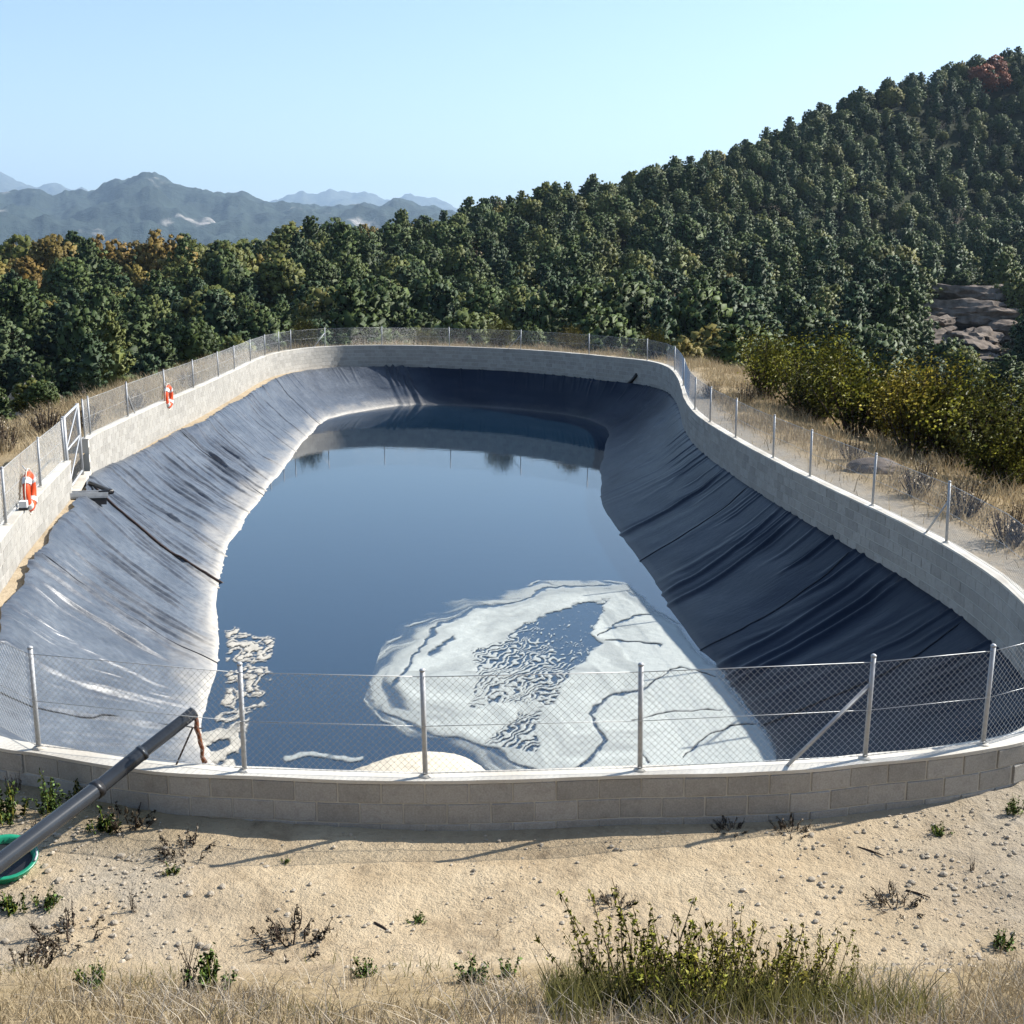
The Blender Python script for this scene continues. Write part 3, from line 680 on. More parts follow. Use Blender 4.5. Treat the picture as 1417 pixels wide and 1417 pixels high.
# ------------------------------------------------------------------ lifebuoys
def build_buoy(px, py, r, label):
    i = near_wall(px, py + 18); p = W[i] + nin[i] * .10
    _, y0, d = proj(p[0], p[1], 0.0); z = (y0 - py) / FPX * d * 1.02
    rz = math.atan2(tan[i][1], tan[i][0])
    g = empty('lifebuoy', (p[0], p[1], z), rz); tag(g, label, 'lifebuoy', 'lifebuoys hung on the fence')
    R, q = r * .78, r * .22
    def seg(a0, a1, rr, m):
        pts = [(R * math.cos(a0 + (a1 - a0) * k / m), 0, R * math.sin(a0 + (a1 - a0) * k / m)) for k in range(m + 1)]
        return MB().tube(pts, rr, 12)
    me = MB()
    n, m = 40, 12; V = []; F = []
    for k in range(n):
        t = 2 * math.pi * k / n
        for l in range(m):
            f = 2 * math.pi * l / m; rr = R + q * math.cos(f); V.append((rr * math.cos(t), q * .8 * math.sin(f), rr * math.sin(t)))
    F = [(k * m + l, k * m + (l + 1) % m, ((k + 1) % n) * m + (l + 1) % m, ((k + 1) % n) * m + l) for k in range(n) for l in range(m)]
    me.add(V, F, True).build('ring', M['orange'], g)
    for k in range(4):
        t = math.pi / 4 + k * math.pi / 2; o = seg(t - .2, t + .2, q * 1.04, 6).build('band', M['white'], g)
    for k in range(4):
        t0 = math.pi / 4 + k * math.pi / 2; pts = []
        for s in range(9):
            tt = t0 + s / 8 * math.pi / 2; rr = R + q * 1.05 + .05 * math.sin(math.pi * s / 8); pts.append((rr * math.cos(tt), 0, rr * math.sin(tt)))
        MB().tube(pts, .010, 5).build('rope', M['rope'], g)
    MB().tube([(0, -.02, R + q), (0, -.10, R + q + .12)], .012, 6).build('hook', M['galv'], g)
build_buoy(38, 680, .40, 'orange and white lifebuoy hung on the fence left of the gate, nearer one')
build_buoy(235, 549, .40, 'orange and white lifebuoy on the long left wall beyond the gate, farther one')

# small white box with a dark base beside the near buoy
i = near_wall(20, 700); p = W[i] + nin[i] * .1
bxo = empty('line_box', (p[0], p[1], .0), math.atan2(tan[i][1], tan[i][0])); tag(bxo, 'small white box with dark base below the nearer lifebuoy', 'box')
MB().box((0, 0, .11), (.16, .14, .12)).build('case', M['white'], bxo); MB().box((0, 0, .025), (.18, .16, .05)).build('base', M['black'], bxo)

# ------------------------------------------------------------------ discharge pipe over the front wall
def build_pipe():
    def pt(px, py, Y): return Vector(at_dist(px, py, Y))
    a0, a1, a2, a3 = pt(-190, 1330, 7.9), pt(2, 1192, 8.82), pt(134, 1092, 9.74), pt(196, 1042, 10.1); e = pt(268, 986, 10.55)
    a0 = a1 + (a1 - a2) * 1.3
    root = empty('discharge_pipe', a0); inv = Matrix.Translation(-a0)
    tag(root, 'fat dark plastic pipe reaching up over the front wall into the pond', 'pipe')
    def part(name, pts, r, mat, n=20):
        o = MB().tube(pts, r, n, False).build(name, M[mat], root); o.matrix_parent_inverse = inv; return o
    part('pipe_section', [a0, a0.lerp(a1, .5), a1, a1.lerp(a2, .5), a2], .076, 'pe')
    dv = (a2 - a1).normalized()
    part('collar', [a2 - dv * .03, a2 - dv * .03, a2 + dv * .03, a2 + dv * .03], [.066, .085, .085, .06], 'black')
    part('pipe_section', [a2, a2.lerp(a3, .5), a3], .069, 'pe')
    dv = (e - a3).normalized()
    part('collar', [a3 - dv * .015, a3 - dv * .015, a3 + dv * .02, a3 + dv * .02], [.06, .074, .074, .058], 'pe')
    part('pipe_section', [a3, a3.lerp(e, .5), e], .060, 'pe')
    part('pipe_mouth', [e, e - dv * .001, e - dv * .25], [.060, .053, .053], 'black')
    # rusty bar and thin rod that prop its end on the wall
    b = Vector((*un(283, 1056, .0), .0)); pr = MB()
    pts = [b + (e - b) * f + Vector((random.uniform(-.012, .012), random.uniform(-.012, .012), 0)) for f in np.linspace(0, .97, 8)]
    o = MB().tube(pts, [.022 + random.uniform(-.006, .006) for _ in pts], 7).build('rusty_bar', M['rust']); tag(o, 'rusty iron bar propping up the open end of the fat dark pipe', 'bar')
    c = Vector((*un(244, 1058, .0), .0)); o = MB().tube([c, e + Vector((-.01, -.02, -.14))], .009, 6).build('thin_rod', M['twig']); tag(o, 'thin dark rod slanting from the wall up to the dark pipe end', 'rod')
build_pipe()

def build_tub():
    p = ground_hit(6, 1206); g = empty('plastic_tub', p + Vector((0, 0, -.01))); g.scale = (1.3, 1.3, 1.1); g.rotation_euler = (D2R(14), D2R(10), 0)
    n = 32; V = []; F = []
    prof = [(.15, 0), (.18, .10), (.19, .15), (.21, .152), (.208, .165), (.18, .16), (.17, .10), (.13, .015)]
    for r, z in prof: V += [(r * math.cos(2 * math.pi * k / n), r * math.sin(2 * math.pi * k / n), z) for k in range(n)]
    F = [(j * n + k, j * n + (k + 1) % n, (j + 1) * n + (k + 1) % n, (j + 1) * n + k) for j in range(len(prof) - 1) for k in range(n)]
    F += [tuple(reversed(range(n))), tuple((len(prof) - 1) * n + k for k in range(n))]
    MB().add(V, F, True).build('bowl', M['green'], g)
    hp = [(.20 * math.cos(t), .20 * math.sin(t), .168 - .02 * math.sin(t)) for t in np.linspace(0, math.pi, 12)]
    MB().tube(hp, .008, 6).build('handle', M['galv'], g)
    MB().add([(.172 * math.cos(2 * math.pi * k / 24), .172 * math.sin(2 * math.pi * k / 24), .11) for k in range(24)], [tuple(range(24))]).build('shade_disc', M['black'], g)  # black disc standing in for the shade inside the tub
    tag(g, 'green plastic tub on the ground under the fat dark pipe', 'tub')
build_tub()

# ------------------------------------------------------------------ channel and hose by the gate, outlet at the far wall
def build_channel():
    a = Vector((*un(84, 689, -.82), -.80)); b = Vector((*un(146, 684, -.86), -.90)); u = (b - a).normalized(); rz = math.atan2(u.y, u.x); L = (b - a).length
    g = empty('drain_channel', a); g.rotation_euler = (0, math.asin(-u.z), rz); tag(g, 'grey metal drain channel lying across the ledge below the gate', 'channel')
    MB().box((L / 2, 0, 0), (L, .34, .03)).build('bed', M['steel'], g)
    for s in (-1, 1): MB().box((L / 2, s * .165, .066), (L, .02, .10)).build('side', M['steel'], g)
    MB().box((L / 2, 0, -.10), (L * .96, .30, .165)).build('support', M['black'], g)
    # hose
    X, Y, _ = proj(BX, BY, np.full(NL, WATER_Z)); i1 = int(np.argmin((X - 306) ** 2 + (Y - 806) ** 2))
    X, Y, _ = proj(TOPX, TOPY, TOPZ); i0 = int(np.argmin((X - 150) ** 2 + (Y - 684) ** 2))
    pts = [b + Vector((-.15, 0, .07)), b + Vector((.15, .02, .10))]
    for k in range(29):
        f = k / 28; c = i0 + (i1 - i0) * f + 4 * math.sin(f * math.pi * 1.0) * 3; pts.append(LSURF(c, f * 1.04) + Vector((0, 0, .035)))
    h = empty('drain_hose', pts[0]); tag(h, 'thin dark hose running down the grey left bank into the water', 'hose')
    o = MB().tube(pts, .03, 8).build('tube', M['hose'], h); o.matrix_parent_inverse = Matrix.Translation(-Vector(pts[0]))
    o = MB().tube([pts[0], pts[0].lerp(pts[1], .5), pts[1], pts[2]], [.06, .065, .06, .05], 10).build('coupling', M['black'], h); o.matrix_parent_inverse = Matrix.Translation(-Vector(pts[0]))
build_channel()
i = near_wall(884, 497); p = W[i] + nin[i] * .13; q = p - tan[i] * 0
a = Vector((p[0], p[1], -.72)); tv = Vector((tan[i][0], tan[i][1], 0))
o = MB().tube([a - tv * .0, a + tv * .35 + Vector((0, 0, -.30)), a + tv * .75 + Vector((*(nin[i] * .25), -.72))], .085, 10).build('outlet_pipe', M['black'])
tag(o, 'short black outlet pipe against the shaded far corner of the wall', 'pipe')

# ------------------------------------------------------------------ foam on the water
def seg_dist(x, y, P, closed=False):
    P = np.asarray(P, float); d = np.full(x.shape, 1e9); n = len(P)
    for k in range(n if closed else n - 1):
        a, b = P[k], P[(k + 1) % n]; ab = b - a; t = np.clip(((x - a[0]) * ab[0] + (y - a[1]) * ab[1]) / (ab @ ab + 1e-9), 0, 1)
        d = np.minimum(d, np.hypot(x - a[0] - t * ab[0], y - a[1] - t * ab[1]))
    return d
def sdf(x, y, P):
    ins = np.zeros(x.shape, bool); n = len(P)
    for k in range(n):
        (x0, y0), (x1, y1) = P[k], P[(k + 1) % n]
        c = (y0 > y) != (y1 > y); ins ^= c & (x < (x1 - x0) * (y - y0) / (y1 - y0 + 1e-12) + x0)
    d = seg_dist(x, y, P, True); return np.where(ins, -d, d)
def foam_sheet(name, x0, x1, y0, y1, step, fn, mat, label, z=.008, thick=.02):
    gx = np.arange(x0, x1, step); gy = np.arange(y0, y1, step * 1.5); X, Y = np.meshgrid(gx, gy, indexing='ij')
    px, py, _ = proj(X, Y, np.full(X.shape, WATER_Z)); den = fn(px, py, X, Y)
    # keep it on the water
    Z = WATER_Z + z + thick * np.clip(den, 0, 1) * (.4 + fbm(X * 6, Y * 6, 3, 81))
    n, m = X.shape; a = (np.arange(n - 1)[:, None] * m + np.arange(m - 1)[None]).ravel(); F = np.stack([a, a + m, a + m + 1, a + 1], 1)
    F = F[den.ravel()[F].max(1) > .12]
    us = np.unique(F); mp = np.zeros(n * m, int); mp[us] = np.arange(len(us))
    me = mesh_np(name, np.stack([X, Y, Z], -1).reshape(-1, 3)[us], mp[F], [M[mat]], True); attr(me, 'cover', den.ravel()[us])
    o = link(bpy.data.objects.new(name, me)); tag(o, label, 'foam'); return o
OUTER = [(490, 945), (497, 920), (508, 898), (522, 880), (548, 864), (600, 845), (650, 826), (700, 814), (760, 802), (830, 797), (872, 806), (905, 830), (950, 868), (1000, 925), (1045, 985), (1085, 1055), (1100, 1130), (650, 1130), (690, 1075), (650, 1045), (600, 1024), (560, 1018), (525, 1000), (500, 975)]
CORE = [(545, 960), (520, 945), (535, 905), (548, 892), (575, 872), (612, 858), (660, 838), (720, 826), (800, 812), (860, 815), (905, 838), (950, 878), (1000, 935), (1045, 995), (1085, 1065), (1100, 1130), (700, 1130), (720, 1070), (690, 1050), (655, 1035), (600, 1018), (560, 1000)]
HOLE = [(658, 899), (690, 884), (729, 864), (760, 848), (788, 836), (836, 832), (858, 833), (833, 857), (821, 878), (834, 893), (818, 919), (794, 931), (776, 955), (773, 976), (747, 984), (726, 981), (684, 976), (655, 987), (655, 964), (649, 940)]
TAIL = [(668, 1026), (699, 1005), (716, 986), (750, 985), (741, 1011), (744, 1040), (690, 1036)]
def foam_den(px, py, X, Y):
    wx = (fbm(X * 1.3, Y * 1.0, 4, 91) - .5); wy = (fbm(X * 1.3, Y * 1.0, 4, 92) - .5)
    qx, qy = px + wx * 26, py + wy * 18
    so_, sc_ = sdf(qx, qy, OUTER), sdf(qx, qy, CORE)
    den = .50 * sstep(8, -14, so_) * (.35 + .8 * sstep(.42, .62, fbm(X * 1.1 + so_ * .05, Y * .7 + so_ * .05, 4, 93)))
    th = np.arctan2(py - 930, px - 740); strk = fbm(so_ * .10 + wx * 1.5, th * 2.2 + wy, 4, 109)
    den = np.maximum(den, sstep(5, -16, sc_) * (.42 + .75 * strk + .55 * sstep(860, 960, px)))
    # wisps that follow the swirl in the outer band
    for off, wd in ((-4, 1.6), (-11, 1.8), (-17, 1.4)):
        den = np.maximum(den, .62 * np.exp(-((so_ - off) / wd) ** 2) * sstep(.35, .6, fbm(X * .9, Y * .9, 2, 94 + off)))
    lines = [([(539, 958), (560, 932), (572, 908), (585, 890), (613, 866), (658, 845), (700, 835)], 3.2), ([(700, 835), (740, 824), (790, 812), (850, 812)], 1.8), ([(520, 985), (560, 1003), (610, 1017), (660, 1030)], 3.5), ([(660, 1030), (700, 1046), (735, 1062), (760, 1075)], 4.0),
             ([(893, 950), (850, 960), (836, 967), (822, 985), (826, 1010), (832, 1032), (812, 1050), (795, 1064)], 3.4), ([(826, 1010), (829, 1040)], 2.6), ([(830, 880), (870, 862), (905, 850)], 1.3), ([(838, 888), (880, 892), (915, 895)], 1.4), ([(940, 1050), (975, 1025), (1010, 1005), (1060, 1000)], 1.4), ([(893, 950), (940, 925), (990, 935)], 1.1),
             ([(598, 905), (612, 895), (628, 880)], 4.0), ([(870, 1000), (930, 985), (1000, 985)], .9), ([(885, 1040), (893, 1060)], 2.0)]
    for P, wd in lines:
        wd = wd * .8; d = seg_dist(px + wx * 22 + 10 * (fbm(X * 5, Y * 4, 3, 108) - .5), py + wy * 18, P) / (.35 + 1.5 * fbm(X * 3.2, Y * 2.4, 3, 107) ** 1.6); den = np.minimum(den, .12 + .88 * sstep(wd * .3, wd * 2.4, d))
    ex, ey = 16 * (fbm(X * 4, Y * 3, 3, 121) - .5), 14 * (fbm(X * 4, Y * 3, 3, 122) - .5); sh = sdf(px + wx * 22 + ex, py + wy * 16 + ey, HOLE); st_ = sdf(px + wx * 22 + ex, py + wy * 16 + ey, TAIL)
    # ribbed film inside the hole: wavy bands, denser toward the lower left
    ang = (X * 5.2 - Y * 3.0 + 5 * fbm(X * 2.6, Y * 2.0, 3, 95) + 3.0 * wx) * 2.5
    rib = .5 + .5 * np.sin(ang * 3.1 + 4 * (fbm(X * 5, Y * 4, 2, 96) - .5)); dens = np.clip((px * -.6 + py * 1.0 - 395) / 140, 0, 1)
    film = sstep(.90 - .62 * dens, 1.12 - .55 * dens, rib * .6 + .6 * fbm(X * 12, Y * 8, 3, 97)) * .8
    den = np.where(sh < 0, den * sstep(-5, 0, sh) + film * sstep(0, -5, sh), den)
    den = np.where(st_ < 0, den * sstep(-5, 0, st_) + .8 * sstep(.45, .62, rib * .6 + .4 * fbm(X * 8, Y * 6, 3, 98)) * sstep(0, -5, st_), den)
    return den
foam_sheet('foam_raft', -2.6, 4.6, 15.3, 27.6, .022, foam_den, 'foam', 'large swirling pale foam sheet floating on the near right of the pond')
SCUM = [(304, 862), (330, 866), (352, 880), (380, 886), (372, 915), (382, 950), (376, 975), (350, 990), (342, 1010), (330, 1050), (318, 1080), (268, 1080), (282, 1010), (300, 985), (312, 945), (316, 905)]
def scum_den(px, py, X, Y):
    s = sdf(px + (fbm(X * 2, Y * 2, 3, 101) - .5) * 22, py + (fbm(X * 2, Y * 2, 3, 102) - .5) * 16, SCUM)
    n = fbm(X * 4.2, Y * 2.6, 4, 103); ring = np.exp(-((n - .5) / .055) ** 2)
    den = sstep(2, -5, s) * np.maximum(.95 * ring, sstep(.60, .66, n)); low = sstep(985, 1030, py) * sstep(2, -5, s)
    return np.maximum(den, low * sstep(.36, .5, n))
foam_sheet('scum_raft', -6.0, -3.0, 15.2, 24.0, .02, scum_den, 'scum', 'broken patches of whitish scum along the near left waterline')
def streak_den(px, py, X, Y):
    P = [(395, 1050), (430, 1046), (470, 1050), (500, 1052)]; d = seg_dist(px, py + (fbm(X * 2, Y, 3, 104) - .5) * 18, P)
    return .7 * sstep(5, 1, d) * sstep(.35, .55, fbm(X * 3, Y * 2, 3, 105))
foam_sheet('foam_streak', -3.6, -1.6, 15.4, 18.0, .02, streak_den, 'foam', 'thin white foam streak left of the beige mound by the front wall')
def build_mound():
    c = un(582, 1082, WATER_Z); n, m = 72, 18; V = []; F = []
    for j in range(m):
        f = j / (m - 1)
        for k in range(n):
            a = 2 * math.pi * k / n; R = 1.0 + .22 * (fbm(math.cos(a) * 2 + 5, math.sin(a) * 2 + 5, 3, 111) - .5) * 2
            rx, ry = 1.12 * R * f, 1.0 * R * f; x, y = c[0] + rx * math.cos(a), c[1] + ry * math.sin(a)
            z = WATER_Z - .03 + .26 * (1 - f ** 2.2) ** .8 + .05 * (fbm(x * 5, y * 5, 4, 112) - .5) * (1 - f * .5)
            V.append((x, y, z))
    F = [(j * n + k, j * n + (k + 1) % n, (j + 1) * n + (k + 1) % n, (j + 1) * n + k) for j in range(m - 1) for k in range(n)]
    V = [(v[0], v[1], v[2]) for v in V]; o = MB().add(V, F, True).build('foam_mound', M['mound']); tag(o, 'low beige mound of thick foam just behind the front wall', 'foam mound')
build_mound()

# ------------------------------------------------------------------ far mountains
def build_range(name, prof, Y, depth, mat, seed, rough, NC=900):
    xs = np.array([p[0] for p in prof], float); ys = np.array([p[1] for p in prof], float)
    pxs = np.linspace(xs[0], xs[-1], NC); pys = np.interp(pxs, xs, ys)
    k = np.hanning(9); k /= k.sum(); pys = np.convolve(np.r_[[pys[0]] * 4, pys, [pys[-1]] * 4], k, 'valid')
    X = (pxs - PW / 2) / FPX * Y; top = CAM_H + (HOR - pys) / FPX * Y * 1.0
    m = 90; f = np.linspace(-1, 1, m)                    # -1 foot in front, 0 crest, 1 foot behind
    XX = X[:, None] * (1 + f[None] * depth / Y); YY = Y + f[None] * depth + 0 * X[:, None]
    base = -90.0; sh = (1 - np.abs(f)) ** 1.15
    n = fbm(XX / (depth * .30), YY / (depth * .30), 6, seed); rid = 1 - np.abs(2 * n - 1)
    jag = (fbm(X / (depth * .05), X * 0, 4, seed + 3) - .5)[:, None]
    ZZ = base + (top[:, None] - base) * sh[None] + (rid - .6) * rough * np.sin(np.pi * np.abs(f))[None] + jag * rough * .30 * sh[None] ** 4 + (fbm(XX / (depth * .05), YY / (depth * .05), 4, seed + 9) - .5) * rough * .35 * (sh[None] > .02)
    V = np.stack([XX, YY, ZZ], -1).reshape(-1, 3); a = (np.arange(NC - 1)[:, None] * m + np.arange(m - 1)[None]).ravel()
    me = mesh_np(name, V, np.stack([a, a + m, a + m + 1, a + 1], 1), [M[mat]], True)
    tag(link(bpy.data.objects.new(name, me)), kind='structure')
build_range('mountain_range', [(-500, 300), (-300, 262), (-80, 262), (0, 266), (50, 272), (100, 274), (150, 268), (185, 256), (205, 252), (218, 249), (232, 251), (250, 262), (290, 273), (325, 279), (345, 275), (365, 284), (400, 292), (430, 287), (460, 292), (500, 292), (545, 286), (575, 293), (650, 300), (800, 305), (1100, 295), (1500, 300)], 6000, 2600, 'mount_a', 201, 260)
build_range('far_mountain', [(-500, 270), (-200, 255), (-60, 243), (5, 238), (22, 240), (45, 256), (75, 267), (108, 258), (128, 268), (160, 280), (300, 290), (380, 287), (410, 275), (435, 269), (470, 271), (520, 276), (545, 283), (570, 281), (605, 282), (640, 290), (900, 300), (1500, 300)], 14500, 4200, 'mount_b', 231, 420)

# ------------------------------------------------------------------ foliage builders
def leaf_quads(C, Nn, size, rnd, aspect=1.0, rng=RNG, droop=0.0):
    """a bent-free leaf quad at each centre C, facing about Nn"""
    n = len(C); r = rng.normal(size=(n, 3)); nn = Nn + r * .55; nn /= np.linalg.norm(nn, axis=1)[:, None] + 1e-9
    a = np.cross(nn, rng.normal(size=(n, 3))); a /= np.linalg.norm(a, axis=1)[:, None] + 1e-9; b = np.cross(nn, a)
    s = (size * rng.uniform(.6, 1.3, n))[:, None]
    V = np.stack([C - a * s * aspect * .5, C + b * s * .42, C + a * s * aspect * .5, C - b * s * .42], 1).reshape(-1, 3)
    F = np.arange(n * 4).reshape(-1, 4)
    return V, F, np.repeat(rnd, 4)
CUBE_V = np.array([(a, b, c) for a in (-1, 1) for b in (-1, 1) for c in (-1, 1)], float) / math.sqrt(3)
CUBE_F = np.array([(0, 1, 3, 2), (4, 6, 7, 5), (0, 4, 5, 1), (2, 3, 7, 6), (0, 2, 6, 4), (1, 5, 7, 3)])
def foliage_mesh(name, C, Nn, Sh, size, mat, aspect=1.0, rng=RNG, extra=None, cores=None):
    rnd = rng.random(len(C)); V, F, R = leaf_quads(C, Nn, size, rnd, aspect, rng); nq = len(V)
    SN = np.repeat(Sh, 4, axis=0); SN = SN + rng.normal(size=SN.shape) * .10
    if cores is not None:                       # a small solid tuft inside each clump of leaves
        cc, rad, ou = cores; q = rng.normal(size=(len(cc), 3, 3)); q = np.linalg.qr(q)[0]
        cv = np.einsum('vj,nij->nvi', CUBE_V, q) * rng.uniform(.75, 1.2, (len(cc), 8, 1)); sn = cv * .8 + ou[:, None] * .9 + (0, 0, .1)
        cv = cc[:, None] + cv * rad[:, None, None]; F = np.vstack([F, (CUBE_F[None] + (np.arange(len(cc)) * 8)[:, None, None]).reshape(-1, 4) + len(V)])
        V = np.vstack([V, cv.reshape(-1, 3)]); R = np.r_[R, np.repeat(rng.random(len(cc)), 8)]; SN = np.vstack([SN, sn.reshape(-1, 3)])
    mats = [M[mat]]; mi = None
    if extra is not None:
        ev, ef, em = extra; n0 = len(V); V = np.vstack([V, ev]); F = np.vstack([F, ef + n0]); R = np.r_[R, np.full(len(ev), .5)]
        mats.append(M[em]); mi = np.r_[np.zeros(len(F) - len(ef)), np.ones(len(ef))]
    me = mesh_np(name, V, F, mats, True, mi); attr(me, 'rnd', R)
    nv = SN / (np.linalg.norm(SN, axis=1)[:, None] + 1e-9); nb_ = len(nv)
    if extra is not None:
        nv = np.vstack([nv, np.tile((0., 0., 0.), (len(V) - len(nv), 1))]); nv[nb_:] = (extra[0] * (1, 1, 0)); nv[nb_:] /= np.linalg.norm(nv[nb_:], axis=1)[:, None] + 1e-6
    me.normals_split_custom_set_from_vertices([tuple(q) for q in nv])
    return me
def trunk_np(pts, rs, n=6):
    b = MB().tube([Vector(p) for p in pts], list(rs), n, False); return np.array([tuple(v) for v in b.v]), np.array(b.f)
def tree_pine(seed, H=8.0, R=1.95, per_clump=11, mat='pine', round_=.0):
    rng = np.random.default_rng(seed); C = []; Nn = []; Sh = []; limbs = []; K = []
    lean = rng.normal(0, .25, 2); top = np.array((lean[0], lean[1], H)); nb = 58
    hs = np.linspace(.20, .985, nb) ** .9
    for k, f in enumerate(hs):
        z = f * H; prof = (1 - f ** 2.1) ** .72 * (.55 + .45 * sstep(.15, .45, f))
        L = R * prof * rng.uniform(.62, 1.15) + .22; a = k * 2.4 + rng.normal(0, .4); up = rng.uniform(.0, .38) + .25 * f
        ax = np.array((lean[0], lean[1], 0)) * f; d = np.array((math.cos(a), math.sin(a), up)); d /= np.linalg.norm(d); st = ax + (0, 0, z - .12 * L)
        if k % 2 == 0: limbs.append((st, st + d * L * .9))
        for g in np.linspace(.48, 1.0, 2 if L < 1 else 3):
            cc = st + d * L * g + rng.normal(0, .10, 3); m = int(per_clump * rng.uniform(.7, 1.25)); rad = rng.uniform(.22, .42) * (.7 + .3 * R / 1.9)
            o = rng.normal(size=(m, 3)); o /= np.linalg.norm(o, axis=1)[:, None]; o[:, 2] = np.abs(o[:, 2]) * .8 - .22
            C.append(cc + o * rad * rng.uniform(.45, 1.0, (m, 1))); Nn.append(o + (0, 0, .5)); ou = cc - (ax + (0, 0, z * .55 + H * .2)); ou = ou / np.linalg.norm(ou); Sh.append(o * .45 + ou * 1.0 + (0, 0, .12)); K.append((*cc, rad * .64, *ou))
            if g < .6 and k % 2: K.append((*(cc * .5 + (ax + (0, 0, z)) * .5), min(L * .42, .7), *ou))
    K = np.array(K); return np.vstack(C), np.vstack(Nn), np.vstack(Sh), top, limbs, (K[:, :3], K[:, 3], K[:, 4:])
def tree_round(seed, H=6.0, R=2.3, clumps=90, per=14, low=.22):
    rng = np.random.default_rng(seed); C = []; Nn = []; Sh = []; limbs = []; K = []; ctr = np.array((0, 0, H * .58)); lob = rng.normal(size=(6, 3))
    for k in range(clumps):
        d = rng.normal(size=3); d /= np.linalg.norm(d); d[2] = d[2] * .95 + .1; sc = 1 + .22 * max(0, (lob @ d).max() - .9) - .15 * rng.random()
        rr = rng.uniform(.5, 1.0) ** .5 * sc; cc = ctr + d * rr * np.array((R, R, H * .42)); cc[2] = max(cc[2], H * low * rng.uniform(.7, 1.2))
        o = rng.normal(size=(per, 3)); o /= np.linalg.norm(o, axis=1)[:, None]; rad = rng.uniform(.28, .55) * R / 2.3
        C.append(cc + o * rad * rng.uniform(.4, 1, (per, 1))); Nn.append(o + (0, 0, .4)); Sh.append(o * .45 + d * 1.0 + (0, 0, .1)); K.append((*cc, rad * .68, *d))
        if k % 6 == 0: K.append((*(ctr + (cc - ctr) * .5), R * .34, *d))
        if k % 7 == 0: limbs.append((np.array((0, 0, H * rng.uniform(.15, .4))), cc))
    K = np.array(K); return np.vstack(C), np.vstack(Nn), np.vstack(Sh), np.array((0, 0, H * .75)), limbs, (K[:, :3], K[:, 3], K[:, 4:])
def make_variant(kind, seed):
    if kind in ('pine', 'pine2', 'pineround'):
        if kind == 'pineround': C, Nn, Sh, top, limbs, co = tree_round(seed, 6.6, 2.25, 230, 15, .25)
        else: C, Nn, Sh, top, limbs, co = tree_pine(seed, 6.9, 2.35, 15, kind, 0)
        size, mat = .17, ('pine2' if kind == 'pine2' else 'pine')
    elif kind == 'bare':
        C, Nn, Sh, top, limbs, co = tree_round(seed, 6.0, 1.8, 60, 3); co = None; size, mat = .2, 'greydry'
    else:
        C, Nn, Sh, top, limbs, co = tree_round(seed, 6.2, 2.4, 210, 16); size, mat = .17, kind
    tb = MB().tube([(0, 0, -.6), (0, 0, .2), tuple(top * .5), tuple(top * .96)], [.19, .15, .10, .025], 6, False)
    for s, e in limbs: tb.tube([tuple(s), tuple((s + e) / 2 + (0, 0, .08)), tuple(e)], [.045, .03, .012], 4, False)
    crown = foliage_mesh('crown', C, Nn, Sh, size, mat, 1.15 if 'pine' in kind else .95, np.random.default_rng(seed + 1), None, co)
    trunk = tb.mesh('trunk', M['greywood' if kind == 'bare' else 'bark'])
    tv = np.array([tuple(v) for v in tb.v]); tf = np.array([f for f in tb.f if len(f) == 4])
    both = foliage_mesh('tree', C, Nn, Sh, size, mat, 1.15 if 'pine' in kind else .95, np.random.default_rng(seed + 1), (tv, tf, 'greywood' if kind == 'bare' else 'bark'), co)
    return crown, trunk, both
KINDS = ['pine', 'pine', 'pineround', 'pine2', 'pine2', 'pineround', 'pineround', 'oak', 'oak', 'autumn', 'redleaf', 'bare']
VARS = [make_variant(k, 300 + 13 * i) for i, k in enumerate(KINDS)]

